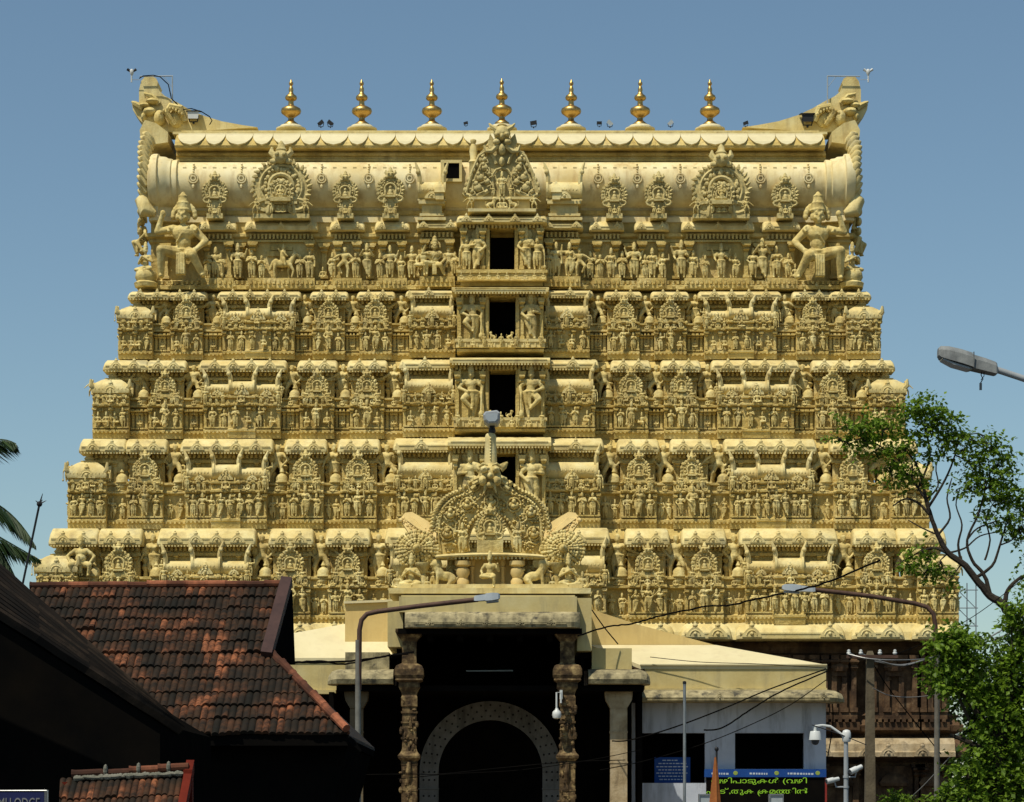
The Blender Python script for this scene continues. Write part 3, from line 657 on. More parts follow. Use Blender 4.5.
    # recesses: reliefs, small domes and the figures that hold up the eave
    for sg in (-1, 1):
        order = sorted([bb for bb in bays if bb[0] == sg], key=lambda bb: bb[1])
        for a, c2 in zip(order, order[1:]):
            g0 = a[1] + a[2]; g1 = c2[1] - c2[2]; mid = C + sg*(g0 + g1)/2; gw = g1 - g0
            key = rnd.choice(['hold', 'hold2', 'holdf', 'hold'])
            up = (.40*H + hK*.75)*k
            statue('supporting_statue', key, fr.X(mid + sg*rnd.uniform(-1, 1)), Yw + .22, fr.Z(T(.42)), up*1.02, tower, rnd.random() < .5, rnd.uniform(-.25, .25))
            for q in ((-.27, .27) if gw > 34*s else (0,)):
                stupa(stups, fr, mid + q*gw + (gw*.2 if gw <= 34*s else 0), T(.53), H*.33, .02)
            for q in (-.30, .30):                                   # turned posts under the eave
                ps = MB(); ps.lathe(fr.X(mid + q*gw), Yw + .35, [(k*3, fr.Z(T(.40))), (k*2, fr.Z(T(.33))), (k*4.2, fr.Z(T(.26))), (k*2.2, fr.Z(T(.22))), (k*4.8, fr.Z(T(.16))), (k*2.4, fr.Z(T(.13))), (k*5.2, fr.Z(T(.08))), (k*5.2, fr.Z(T(.02)))], 8); ps.build('turned_post', M['wall'], storey, True)
            dentils(b, fr, mid - gw/2, mid + gw/2, T(.965) - .2, T(.93), .10, 4.0, 2.0, .08)
            # aedicule or row of people in the recess
            hrow = (.885 - .60)*H*k; zr = fr.Z(T(.885))
            if ti < 2:
                for q in (-.34, -.12, .12, .34): pilaster(b, fr, mid + q*gw, T(.585), T(.885), 2.4, 0, .10)
                b.box(fr.X(mid - gw*.2), fr.X(mid + gw*.2), Yw - .16, Yw, fr.Z(T(.67)), fr.Z(T(.63)))
                b.box(fr.X(mid - gw*.14), fr.X(mid + gw*.14), Yw - .12, Yw, fr.Z(T(.85)), fr.Z(T(.82)))
                crowd.put('sit', fr.X(mid), Yw - .1, fr.Z(T(.82)), hrow*.62)
            elif gw > 20*s and rnd.random() < .28:
                crowd.put('recline' if ti == 2 else 'rider', fr.X(mid), Yw - .16, zr, gw*k*.66, sg > 0)
                crowd.put('fold', fr.X(mid + gw*.34), Yw - .1, zr, hrow*.9)
            else:
                nf = max(2, int(gw/9.5))
                for i in range(nf):
                    px = mid - gw*.48 + gw*.96*(i + .5)/nf
                    crowd.put(rnd.choice(STAND), fr.X(px), Yw - .08, zr, hrow*rnd.uniform(.86, 1.0), rnd.random() < .5, rnd.uniform(-.2, .2))
            crowd.put('sit', fr.X(mid), Yw - .13, fr.Z(T(.525)), H*k*.15)
    # outer flanks: small figures that break the edge
    for sg in (-1, 1):
        for t_, hh in ((.885, .30), (.525, .18)):
            for j in range(3):
                crowd.put(rnd.choice(STAND), fr.X(C + sg*(382*s - (2 if t_ > .6 else 3))), Yw - .25 + j*.55, fr.Z(T(t_)), H*k*hh, False, sg*1.3)
    # central bay with its doorway
    dw0, dw1 = 489.5, 515.5
    d0, d1 = C - 42*(s*.55 + .45), C + 44*(s*.55 + .45)
    dv0, dv1 = {0: (300, 345), 1: (374, 423), 2: (455, 505), 3: (556, 610)}[ti]
    p = 1.25
    def jamb(a, c2):
        prof = [(p+.20, vB), (p+.20, T(.96)), (p+.1, T(.95)), (p+.1, T(.90)), (p+.02, T(.885)), (p, T(.87)), (p, T(.06)), (-.7, T(.06)), (-.7, vB)]
        b.prism_x([(Yw - o, fr.Z(v)) for o, v in prof], fr.X(a), fr.X(c2))
    jamb(d0, dw0); jamb(dw1, d1)
    b.box(fr.X(dw0), fr.X(dw1), Yw - p - .198, Yw + .7, fr.Z(vB), fr.Z(dv1))
    b.box(fr.X(d0), fr.X(d1), Yw - p - .04, Yw + .7, fr.Z(T(.06)) + .003, fr.Z(vK + hK*.5))
    b.box(fr.X(dw0), fr.X(dw1), Yw - p + .03, Yw + .7, fr.Z(dv0), fr.Z(T(.06)))
    for x_ in (dw0 - 2.2, dw1 + 2.2): b.box(fr.X(x_ - 1.5), fr.X(x_ + 1.5), Yw - p - .10, Yw - p + .3, fr.Z(dv1), fr.Z(dv0 - 1))
    dentils(b, fr, d0, d1, T(.005), T(.075), p + .04, 3.8, 2.0, .14)
    for x_ in (d0 + 2.5, dw0 - 6.5, dw1 + 6.5, d1 - 2.5): pilaster(b, fr, x_, T(.10), T(.80), 3.0, p, .12)
    body = b.build('carved_bays', M['wall'], storey, False)
    kapota(fr, d0 - 5, d1 + 5, vK + 2, vKb, -.4, p + .42, storey, [], 5*s, beads=True, taper=False)
    door = MB(); door.box(fr.X(dw0), fr.X(dw1), Yw - .22, Yw + .5, fr.Z(dv1), fr.Z(dv0)); door.build('doorway', M['dark'], storey)  # black block fills the opening; its colour stands for the unlit inside
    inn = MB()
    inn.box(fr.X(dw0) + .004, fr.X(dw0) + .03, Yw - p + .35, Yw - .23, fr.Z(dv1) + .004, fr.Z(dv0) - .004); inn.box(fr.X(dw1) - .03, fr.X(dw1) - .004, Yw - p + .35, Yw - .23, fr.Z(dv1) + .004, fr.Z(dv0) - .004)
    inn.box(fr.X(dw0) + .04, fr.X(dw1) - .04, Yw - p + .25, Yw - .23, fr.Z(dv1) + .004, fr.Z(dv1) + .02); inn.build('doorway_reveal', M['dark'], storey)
    # parapet with small people and lions in front of the door
    pb = MB(); vtop, vbot = T(.80), T(.94)
    pb.box(fr.X(d0 - 1), fr.X(d1 + 1), Yw - p - .30, Yw - p - .14, fr.Z(vbot), fr.Z(vtop) - .10)
    pb.box(fr.X(d0 - 2), fr.X(d1 + 2), Yw - p - .34, Yw - p - .10, fr.Z(vtop) - .098, fr.Z(vtop))
    dentils(pb, fr, d0, d1, vtop + 4.2, vbot - .3, p + .30, 5.5, 1.4, .05)
    pb.build('door_parapet', M['trim'], storey)
    for i, px in enumerate([d0 + 3, d0 + 16, d0 + 27, C - 9, C + 2, C + 13, d1 - 27, d1 - 16, d1 - 3]):
        crowd.put('sit' if i % 2 else 'hip', fr.X(px), Yw - p - .40, fr.Z(vbot - 1), H*k*(.17 if i % 2 else .2))
    for sg in (-1, 1):
        statue('lion_statue', 'lion', fr.X(C + 2 + sg*9), Yw - p - .22, fr.Z(vtop), .28, tower, sg > 0)
        if ti < 3:
            cxg = (d0 + dw0)/2 - 1 if sg < 0 else (d1 + dw1)/2 + 1
            statue('guardian_statue', ('guard' if sg < 0 else 'attend') if ti == 0 else ('guard' if ti == 1 else 'attend'), fr.X(cxg), Yw - p - .16, fr.Z(T(.80)), (T(.80) - T(.06))*k*1.02, tower, sg > 0)
    return storey

for ti, a in enumerate(TIERS): build_tier(ti, *a)
fr5 = Fr(0.0)
for sg in (-1, 1): statue('dwarf_statue', 'dwarf', fr5.X(497.5 + sg*415), -.30, fr5.Z(578), 45*fr5.k, tower, sg > 0)
# ------------------------------------------------------------------ top storey, barrel vault, ridge
def build_top():
    Yw = 3.10; fr = Fr(Yw, .25); k = fr.k; C = 499.5
    b = MB()
    x0, x1 = fr.X(150), fr.X(850)
    prof = [(.42, fr.Z(290)), (.42, fr.Z(286)), (.30, fr.Z(285)), (.34, fr.Z(281.5)), (.14, fr.Z(280)), (.0, fr.Z(278.5)), (0, fr.Z(243)), (.08, fr.Z(241)), (.04, fr.Z(238)), (.18, fr.Z(236)), (.18, fr.Z(233)), (.0, fr.Z(231)),
            (0, fr.Z(222)), (-.1, fr.Z(214)), (.0, fr.Z(213)), (.0, fr.Z(209)), (-.1, fr.Z(208)), (-.1, fr.Z(204))]
    b.ring(x0, x1, Yw, Yw + 5.6, prof)
    storey = b.build('top_storey', M['wall'], tower)
    b = MB()
    segs = [(199, 237), (245, 318), (330, 365), (375, 410)]
    segs = segs + [(2*C - q, 2*C - p) for p, q in segs] + [(417, 458), (541, 583)]
    for p0, p1 in segs:
        cen = p0 in (417, 541); pr = .42 if cen else .14
        b.box(fr.X(p0 + 4), fr.X(p1 - 4), Yw - pr, Yw + .3, fr.Z(288), fr.Z(233))
        b.box(fr.X(p0 + 3), fr.X(p1 - 3), Yw - pr - .30, Yw + .3, fr.Z(289), fr.Z(279))
        dentils(b, fr, p0 + 4, p1 - 4, 234, 239, pr, 3.8, 2.0, .16)
        dentils(b, fr, p0 + 4, p1 - 4, 281, 285, pr + .28, 4.5, 2.2, .08)
        b.box(fr.X(p0 + 3), fr.X(p1 - 3), Yw - pr - .12, Yw, fr.Z(242), fr.Z(240))
        for q in (p0 + 8, p1 - 8): pilaster(b, fr, q, 242, 278, 4.4, pr, .14)
        if p1 - p0 > 60:
            b.box(fr.X(p0 + 22), fr.X(p1 - 22), Yw - pr - .08, Yw, fr.Z(256), fr.Z(251)); b.box(fr.X(p0 + 26), fr.X(p1 - 26), Yw - pr - .06, Yw, fr.Z(250), fr.Z(246))
        kapota(fr, p0, p1, 221, 232, -.1, pr + .38, storey, [p0 + 7, p1 - 7] + ([(p0 + p1)/2] if p1 - p0 > 60 else []), 4.2, beads=False)
    dentils(b, fr, 160, 840, 281.5, 285, .30, 5.0, 2.4, .1)
    for px in (165, 240, 324, 370, 676, 629, 759, 834): pilaster(b, fr, px, 243, 278, 5, 0, .12)
    # doorway bay
    d0, d1, dw0, dw1 = 461, 543, 490, 514.5; p = .95
    for a, c2 in ((d0, dw0), (dw1, d1)): b.box(fr.X(a), fr.X(c2), Yw - p, Yw + .6, fr.Z(290), fr.Z(230))
    b.box(fr.X(dw0), fr.X(dw1), Yw - p + .002, Yw + .6, fr.Z(290), fr.Z(275)); b.box(fr.X(dw0), fr.X(dw1), Yw - p + .002, Yw + .6, fr.Z(233), fr.Z(230))
    for x_ in (dw0 - 2, dw1 + 2): b.box(fr.X(x_ - 1.6), fr.X(x_ + 1.6), Yw - p - .10, Yw - p + .2, fr.Z(275), fr.Z(233))
    for x_ in (d0 + 3, dw0 - 7, dw1 + 7, d1 - 3): pilaster(b, fr, x_, 234, 274, 3.4, p, .13)
    dentils(b, fr, d0, d1, 229.5, 233.5, p, 3.6, 2, .2)
    b.box(fr.X(d0 - 3), fr.X(d1 + 3), Yw - p - .45, Yw - p - .2, fr.Z(287), fr.Z(280)); b.box(fr.X(d0 - 4), fr.X(d1 + 4), Yw - p - .5, Yw - p, fr.Z(279.8), fr.Z(276.5))
    b.build('carved_bays', M['wall'], storey)
    kapota(fr, d0 - 4, d1 + 4, 218, 230, -.1, p + .45, storey, [d0 + 6, 489, 515, d1 - 6], 4.4, beads=False)
    kapota(Fr(2.40, .9), 453, 548, 289.5, 297, -.2, 1.75, storey, [], beads=True, taper=False)
    dr = MB(); dr.box(fr.X(dw0), fr.X(dw1), Yw - .12, Yw + .4, fr.Z(275), fr.Z(233))
    dr.box(fr.X(dw0) + .004, fr.X(dw0) + .03, Yw - p + .3, Yw - .13, fr.Z(275) + .004, fr.Z(233) - .004); dr.box(fr.X(dw1) - .03, fr.X(dw1) - .004, Yw - p + .3, Yw - .13, fr.Z(275) + .004, fr.Z(233) - .004)
    dr.box(fr.X(dw0) + .04, fr.X(dw1) - .04, Yw - p + .25, Yw - .13, fr.Z(275) + .004, fr.Z(275) + .02); dr.build('doorway', M['dark'], storey)  # near-black slabs paint the unlit depth of the opening
    # row of figures
    for px, key, hh in [(216,'club',30),(221,'fold',24),(208,'pray',24),(238,'four',33),(252,'fold',28),(262,'pray',23),(283,'rider',34),(300,'fold',24),(310,'hip',29),(323,'sit',14),(333,'sway',25),(345,'hold2',32),(356,'pray',26),
                        (367,'flute',33),(380,'fold',24),(390,'four',31),(401,'hip',22),(412,'club',31),(424,'sitdown',32),(435,'giant',34),(449,'hold',30),(455,'fold',24)]:
        pp = .42 if 420 < px < 458 else .14
        statue('niche_statue', key, fr.X(px), Yw - pp - .20, fr.Z(278.5), hh*k*(1 if key not in ('giant', 'sitdown') else 1.08), tower, rnd.random() < .5)
    for px, key, hh in [(548,'fold',27),(556,'hip',33),(569,'sway',33),(579,'hold2',29),(590,'club',26),(600,'pray',24),(611,'hip',29),(622,'fold',26),(634,'four',34),(645,'fold',23),(652,'hip',29),(663,'sway',25),(681,'four',36),(693,'hip',27),
                        (705,'fold',22),(721,'four',33),(735,'sway',24),(753,'hip',29),(762,'flute',38),(776,'hip',31),(788,'fold',24),(795,'sit',18)]:
        pp = .42 if 540 < px < 583 else .14
        statue('niche_statue', key, fr.X(px), Yw - pp - .20, fr.Z(278.5), hh*k, tower, rnd.random() < .5)
    for sg in (-1, 1):
        statue('guardian_statue', 'attend', fr.X(502 + sg*24), Yw - p - .16, fr.Z(275), 40*k, tower, sg > 0)
        statue('niche_statue', 'club', fr.X(502 + sg*35), Yw - p - .16, fr.Z(275), 33*k, tower, sg > 0)
    for i, px in enumerate(range(462, 545, 9)): crowd.put('sit', fr.X(px), Yw - p - .56, fr.Z(287), 9.5*k)
    for i, px in enumerate(range(170, 455, 13)): crowd.put('sit', fr.X(px), Yw - .44, fr.Z(288), 7*k); crowd.put('sit', fr.X(999 - px), Yw - .44, fr.Z(288), 7*k)
    statue('giant_statue', 'giant', fr.X(185), Yw - .60, fr.Z(281), 78*k, tower, False, -.10)
    statue('giant_statue', 'giant', fr.X(816), Yw - .60, fr.Z(283), 80*k, tower, True, .10)
    for px, sg in ((147, -1), (851, 1)):
        statue('kneeling_statue', 'sitpray', fr.X(px), Yw - .5, fr.Z(275), 38*k, tower, sg > 0, sg*.5)
        lp = MB(); lp.lathe(fr.X(px), Yw - .5, [(k*11, fr.Z(289)), (k*12, fr.Z(285)), (k*9, fr.Z(283)), (k*11, fr.Z(279)), (k*10, fr.Z(274)), (k*9, fr.Z(273))], 16); lp.build('statue_pedestal', M['carve'], storey, True)
        crowd.put('giant', fr.X(px + sg*6), Yw + .5, fr.Z(250), 40*k, False, sg*1.2); crowd.put('sit', fr.X(px + sg*8), Yw + 1.4, fr.Z(285), 36*k, False, sg*1.4)

    # ---------------- barrel vault
    def vault(s):
        fz = Fr(Yw, .1)
        pts = [(.06,222),(.06,217),(-.06,215.5),(-.06,207),(.10,205),(.22,201),(.36,195),(.46,187),(.47,180),(.40,173),(.22,166),(-.02,161.5),(-.35,159.5)]
        cx_o, cv = -1.9, 198
        fro = [((o - cx_o)*s + cx_o, (v - cv)*s + cv if v < cv else v) for o, v in pts]
        back = [(2*cx_o - o, v) for o, v in reversed(fro)]
        return [(Yw - o, fz.Z(v)) for o, v in fro + back]
    b = MB()
    st = [(178, 1.0), (822, 1.0)]
    st = [(149,1.13),(154,1.17),(158,1.17),(159,1.12),(165,1.11),(167,1.08),(171,1.07),(172,1.04),(175,1.05),(177,1.05),(178,1.0),(825,1.0),(826,1.05),(828,1.05),(831,1.04),(832,1.07),(836,1.08),(838,1.11),(844,1.12),(845,1.17),(849,1.17),(854,1.13)]
    b.loft([[(fr.X(px), y, z) for y, z in vault(s)] for px, s in st])
    va = b.build('barrel_vault', M['vault'], tower, True)
    b = MB()                                                          # line of mortar studs and hanging pendants
    for i in range(64):
        px = 185 + 630*i/63
        b.box(fr.X(px) - .07, fr.X(px) + .05, Yw - .33, Yw - .2, fr.Z(168.4), fr.Z(167.4))
    for px in (194, 242, 322, 369, 410, 598, 637, 680, 760, 808):
        zc = fr.Z(180); y = Yw - .50
        for q in (4.6, 2.4): b.tube([(fr.X(px) + q*k*math.cos(2*math.pi*i/12), y, zc + q*k*math.sin(2*math.pi*i/12)) for i in range(13)], k*.9, 5)
        for i in range(5): b.ell((fr.X(px), Yw - .30 - .035*i, fr.Z(165 + i*2.6)), (k*1.2, .06, k*1.1), 6, 4)
        b.ell((fr.X(px), y, fr.Z(188)), (k*1.5, .04, k*2.2), 6, 4)
    b.build('stud_pattern', M['vault'], va)
    # lower kerb line on the vault
    # ---------------- ridge moulding, canopy with scallops
    yc = Yw + 1.9; fr_front = fr; fr = Fr(yc, 1.6)
    b = MB(); x0, x1 = fr.X(176), fr.X(826)
    half = [(2.15,161),(2.15,158.5),(2.06,158),(2.06,156),(2.18,155.5),(2.18,153),(2.05,152.5),(2.05,150.5)]
    pr = [(yc - o*.72, fr.Z(v)) for o, v in half]; b.prism_x(pr + [(2*yc - y, z) for y, z in reversed(pr)], x0, x1)
    n = 190
    for i in range(n):
        px = 178 + 646*(i + .5)/n
        b.box(fr.X(px) - .03, fr.X(px) + .03, yc - 1.60, yc - 1.5, fr.Z(155.2), fr.Z(153.4))
    b.build('ridge_moulding', M['wall'], tower)
    b = MB()
    can = [(1.95,150.3),(1.98,148),(1.90,144),(1.70,139),(1.42,134.5),(1.38,132.5)]
    pr = [(yc - o, fr.Z(v)) for o, v in can]; b.prism_x(pr + [(2*yc - y, z) for y, z in reversed(pr)], fr.X(176), fr.X(824))
    cano = b.build('ridge_canopy', M['wall'], tower)
    b = MB(); px = 178; i = 0
    while px < 818:
        wd = 27.5 if i % 2 == 0 else 20; wd = min(wd, 823 - px); a = px + wd/2
        rows = []
        for j in range(9):
            t = j/8; v = 132.6 + 15.2*t
            o = np.interp(v, [132.5,134.5,139,144,148,150.3], [1.38,1.42,1.70,1.90,1.98,1.95]) + .10
            hwid = wd/2*(1 if t < .12 else math.sqrt(max(0, 1 - ((t-.12)/.88)**2)))*.985
            rows.append([(fr.X(a - hwid), yc - o, fr.Z(v)), (fr.X(a + hwid), yc - o, fr.Z(v)), (fr.X(a + hwid), yc - o + .10, fr.Z(v) - .03), (fr.X(a - hwid), yc - o + .10, fr.Z(v) - .03)])
        b.loft(rows); px += wd; i += 1
    b.build('scalloped_edge', M['roofpaint'], cano)
    b = MB(); b.box(fr.X(172), fr.X(828), yc - 1.40, yc + 1.40, fr.Z(132.7), fr.Z(130.2)); b.box(fr.X(180), fr.X(820), yc - 1.2, yc + 1.2, fr.Z(130.2) + .002, fr.Z(127.5)); b.build('ridge_slab', M['trim'], tower)
    fr = Fr(yc, .3); k = fr.k
    # ---------------- horned ends
    for sg in (1, -1):
        m = (lambda px: px) if sg == 1 else (lambda px: 1000 - px)
        out = [(258,129),(244,127),(222,123),(203,117),(188,110),(176,103),(166,98),(160.5,93),(158,87),(159,84),(157,80),(152,78),(146,78.5),(142,83),(140,92),(140,104),(133,106),(134,112),(140,121),(147,128),(152,133),(180,134)]
        b = MB(); pts = [(fr.X(m(px)), fr.Z(v)) for px, v in out]
        if sg == -1: pts = pts[::-1]
        b.prism_y(pts, yc - .55, yc + .55)
        horn = b.build('ridge_horn', M['trim'], tower)
        b = MB()
        P = lambda px, v, o=0: (fr.X(m(px)), yc - .6 - o, fr.Z(v))
        b.ell(P(151,114), (k*7.5,.3,k*4.4)); b.ell(P(146,108), (k*6,.25,k*3)); b.ell(P(154,104,.05), (k*7,.25,k*3.2)); b.ell(P(145,119), (k*3,.2,k*4))
        b.tube([P(160,106), P(153,99,.1), P(146,97,.1), P(147,101,.1)], [k*3.4,k*2.8,k*2,k*1], 6)
        b.tube([P(144,110), P(136,106,.05), P(133,104)], [k*3.6,k*2.5,k*1.0], 6)
        b.tube([P(176,128,.1), P(168,116,.2), P(172,110,.2), P(182,112,.2), P(187,124,.1)], [k*3,k*3.6,k*3.6,k*4,k*3], 7)
        b.ell(P(177,121), (k*8,.2,k*9)); b.ell(P(161,121,.1), (k*6,.25,k*8))
        for i in range(8): b.ell(P(163 + 3*i, 117 - 4*math.sin(i*.5), .25), (k*1.6,.1,k*2.2), 6, 4)
        b.build('makara_carving', M['carve'], horn, True)
        # curling back plate and twisted rope edge of the gable end
        b = MB(); C2 = [(149,128),(160,131),(172,140),(172,150),(158,152),(150,160),(145,150),(144,138)]
        pts = [(fr.X(m(px)), fr.Z(v)) for px, v in C2]; pts = pts[::-1] if sg == -1 else pts
        b.prism_y(pts, yc - 1.4, yc + 1.4)
        fro = [(-1.1,134),(-.6,142),(-.15,151),(.22,161),(.5,172),(.62,183),(.55,194),(.36,205),(.2,213)]
        NF = 14
        for s2 in (0, 1):
            for i in range(NF):
                v = 133 + 80*i/(NF - 1); o = float(np.interp(v, [q_[1] for q_ in fro], [q_[0] for q_ in fro])); y = Yw - o if s2 == 0 else 2*yc - (Yw - o)
                cx = fr.X(m(151.5 + .8*math.sin(i))); z = fr.Z(v)
                b.tube([(cx - sg*k*5, y + .15, z + k*4.6), (cx - sg*k*1, y - .10, z + k*1.4), (cx + sg*k*3.2, y - .05, z - k*3.5), (cx + sg*k*5.5, y + .2, z - k*7)], [k*1.8,k*4.0,k*4.0,k*1.8], 8)
        b.tube([(fr.X(m(154)), Yw - .1, fr.Z(203)), (fr.X(m(150)), Yw - .35, fr.Z(214)), (fr.X(m(154)), Yw - .45, fr.Z(224)), (fr.X(m(163)), Yw - .45, fr.Z(227))], [k*3,k*7.5,k*8,k*3], 9)
        for i in range(7): b.ell((fr.X(m(146)), Yw + .1 + .1*i, fr.Z(212 + i*9)), (k*3.2,.3,k*4.2), 7, 5)
        b.build('gable_end_rope', M['trim'], horn, True)
    # ---------------- brass finials
    for px in (291, 362, 432, 502, 571, 640, 710):
        b = MB(); f2 = Fr(yc); X = f2.X(px); q = f2.k; dz = 3 if px != 502 else 0; Z = lambda v: f2.Z(v + (dz if v < 128 else 0)*.35)
        b.lathe(X, yc, [(q*r*.93, Z(v)) for r, v in [(7.5,126.5),(8,125),(7.8,123),(5,121.0),(3.2,119.5),(3.2,117.0),(6,115.2),(10.2,112.4),(11.0,110.2),(10.2,107.8),(6,105.6),(3.2,104.4),(2.8,101),(3,100),(5.6,98.8),(6.6,97),(5.8,95.0),(3.2,93.2),(2.1,91),(2.6,89),(2.2,87),(1.2,85),(2.2,83.6),(2.4,82),(1.2,80.4),(.5,78.5)]], 20)
        fin = b.build('finial', M['gold'], tower, True); tl_ = rnd.uniform(-.010, .010); fin.data.transform(Matrix.Translation((X, yc, Z(126))) @ Matrix.Rotation(tl_, 4, 'Y') @ Matrix.Translation((-X, -yc, -Z(126))))
        b = MB(); b.lathe(X, yc, [(q*15, f2.Z(130)), (q*15, f2.Z(128.8)), (q*12, f2.Z(128)), (q*10.5, f2.Z(126)), (q*7, f2.Z(125.6))], 20); b.build('finial_base', M['roofpaint'], fin)
    fr = fr_front; k = fr.k
    # ---------------- gables standing against the vault
    for cx, vc, r, ex in ((216,194,11.5,0),(346,194,11.5,0),(391,192,12.5,0),(614,197,11.8,0),(658,196,12.5,0),(784,197,12,0)):
        b = MB(); nasika(b, fr, cx, vc, r, .62, .2, True, 16)
        b.box(fr.X(cx - 8), fr.X(cx + 8), Yw - .70, Yw, fr.Z(221), fr.Z(216)); b.box(fr.X(cx - 5), fr.X(cx + 5), Yw - .64, Yw, fr.Z(216), fr.Z(205))
        b.build('gable_ornament', M['grey_carve'], storey, True)
        crowd.put('sit', fr.X(cx), Yw - .74, fr.Z(217), 11*k)
        for s in (-1, 1): crowd.put('sway', fr.X(cx + s*5), Yw - .7, fr.Z(217), 10*k, s > 0)
    for cx, vc in ((282.5, 190), (720, 193)):
        b = MB(); nasika(b, fr, cx, vc, 25, .78, .26, True, 26, True)
        b.box(fr.X(cx - 28), fr.X(cx + 28), Yw - .85, Yw, fr.Z(222), fr.Z(217.5)); b.box(fr.X(cx - 16), fr.X(cx + 16), Yw - .9, Yw, fr.Z(208), fr.Z(205.5))
        nasika(b, fr, cx, vc + 6, 12, .95, .12, False, 12, False, False)
        b.build('gable_ornament', M['grey_carve'], storey, True)
        statue('niche_statue', 'four', fr.X(cx), Yw - 1.02, fr.Z(208), 17*k, tower)
        for s in (-1, 1):
            crowd.put('sway', fr.X(cx + s*9), Yw - .95, fr.Z(217.5), 12*k, s > 0); crowd.put('hold', fr.X(cx + s*25), Yw - .9, fr.Z(217.5), 15*k, s > 0); crowd.put('sit', fr.X(cx + s*2.5), Yw - .95, fr.Z(217.5), 10*k)
    # the great central gable
    b = MB(); f3 = Fr(1.9); y3 = 1.9; kk = f3.k
    out = [(466,197),(462,193),(466,187),(469,176),(474,166),(480,152),(484,148),(487,157),(489,148),(488,141),(490,133),(494,139),(502,124),(510,139),(515,133),(517,141),(515,148),(517,158),(520,150),(524,151),(530,164),(535,177),(538,188),(541,194),(537,198)]
    b.prism_y([(f3.X(p_), f3.Z(v_)) for p_, v_ in out][::-1], y3 + .05, y3 + .45)
    for s in (-1, 1):
        Pq = lambda dx, v, o=0: (f3.X(502 + s*dx), y3 - .02 - o, f3.Z(v))
        b.tube([Pq(8,196),Pq(9,184),Pq(10,176),Pq(6,170),Pq(0,168)], kk*1.3, 6)
        b.tube([Pq(36,193),Pq(34,186),Pq(30,172),Pq(23,156),Pq(14,150),Pq(8,158),Pq(6,164)], kk*1.7, 6)
        b.tube([Pq(36,195),Pq(28,197),Pq(20,195),Pq(14,191)], [kk*2.4]*4, 6)
        b.tube([Pq(30,190),Pq(27,178),Pq(21,164),Pq(15,157)], kk*1.0, 5)
        b.tube([Pq(4,146,.1),Pq(10,152,.1),Pq(16,152,.1),Pq(18,146,.1)], [kk*3,kk*2.6,kk*2,kk*1], 6)
        for i in range(9):
            t = i/8; b.ell(Pq(37 - 22*t**1.3, 190 - 40*t, -.05), (kk*2.2,.12,kk*3.2), 6, 4)
        for dx, v, r in ((24,188,4.4),(22,178,4),(17,168,3.6),(15,182,3.4),(27,184,2.5),(18,160,3),(13,174,2.6),(30,192,2.4)):
            b.ell(Pq(dx, v, .04), (kk*r,.10,kk*r), 7, 5); b.ell(Pq(dx + 1.5, v - r*.9, .07), (kk*r*.5,.09,kk*r*.6), 6, 4); b.tube([Pq(dx - r, v, .06), Pq(dx - r*1.4, v + r, .1), Pq(dx, v + r*1.5, .06)], kk*.8, 5)
        b.ell(Pq(4.6,136,.18), (kk*3.2,.14,kk*2.8)); b.tube([Pq(5,131,.1),Pq(10,128,.1),Pq(13,124,.05)], [kk*2.8,kk*2.4,kk*.7], 6)
        b.ell(Pq(5.5,143,.14), (kk*4,.14,kk*3.2))
    b.ell((f3.X(502), y3 - .08, f3.Z(134)), (kk*8.5,.22,kk*8)); b.ell((f3.X(502), y3 - .26, f3.Z(138)), (kk*2.2,.1,kk*3)); b.ell((f3.X(502), y3 - .1, f3.Z(150)), (kk*4,.16,kk*6)); b.ell((f3.X(502), y3 - .06, f3.Z(162)), (kk*3,.14,kk*5))
    b.lathe(f3.X(502), y3 + .1, [(kk*6, f3.Z(128)), (kk*4, f3.Z(126)), (kk*5, f3.Z(124.5)), (kk*2, f3.Z(123))], 8)
    b.build('great_gable', M['grey_carve'], storey, True)
    b = MB(); b.box(f3.X(468), f3.X(536), y3 - .25, y3 + 1, f3.Z(213), f3.Z(210)); b.box(f3.X(474), f3.X(530), y3 + .05, y3 + 1, f3.Z(210) + .002, f3.Z(200)); b.box(f3.X(470), f3.X(534), y3 - .12, y3 + 1, f3.Z(200) + .002, f3.Z(197.5))
    b.build('gable_pedestal', M['trim'], storey)
    statue('niche_statue', 'four', f3.X(502), y3 - .12, f3.Z(197.5), 24*kk, tower)
    for s in (-1, 1):
        statue('lion_statue', 'lion', f3.X(502 + s*10), y3 - .15, f3.Z(210), 13*kk, tower, s < 0)
        crowd.put('sway', f3.X(502 + s*9), y3 - .1, f3.Z(197.5), 11*kk, s > 0); crowd.put('hold', f3.X(502 + s*32), y3 - .1, f3.Z(210), 15*kk, s > 0); crowd.put('sit', f3.X(502 + s*2), y3 - .14, f3.Z(210), 14*kk)
    # small side shrines and stump column
    for p0, p1, sg in ((418, 446, -1), (546, 582, 1)):
        f4 = Fr(2.65)
        shala(f4, p0, p1, 183, 203, .30, storey, False)
        b = MB(); b.box(f4.X(p0 + 4), f4.X(p1 - 4), 2.65 - .22, 3.45, f4.Z(222), f4.Z(203)); b.box(f4.X(p0 + 1), f4.X(p1 - 1), 2.65 - .36, 3.45, f4.Z(206), f4.Z(203)); b.box(f4.X(p0 + 2), f4.X(p1 - 2), 2.65 - .34, 3.45, f4.Z(218), f4.Z(215.5))
        b.box(f4.X(p0), f4.X(p1), 2.65 - .4, 3.45, f4.Z(222.4), f4.Z(219.6))
        c = (p0 + p1)/2 + (-8 if sg > 0 else 8)
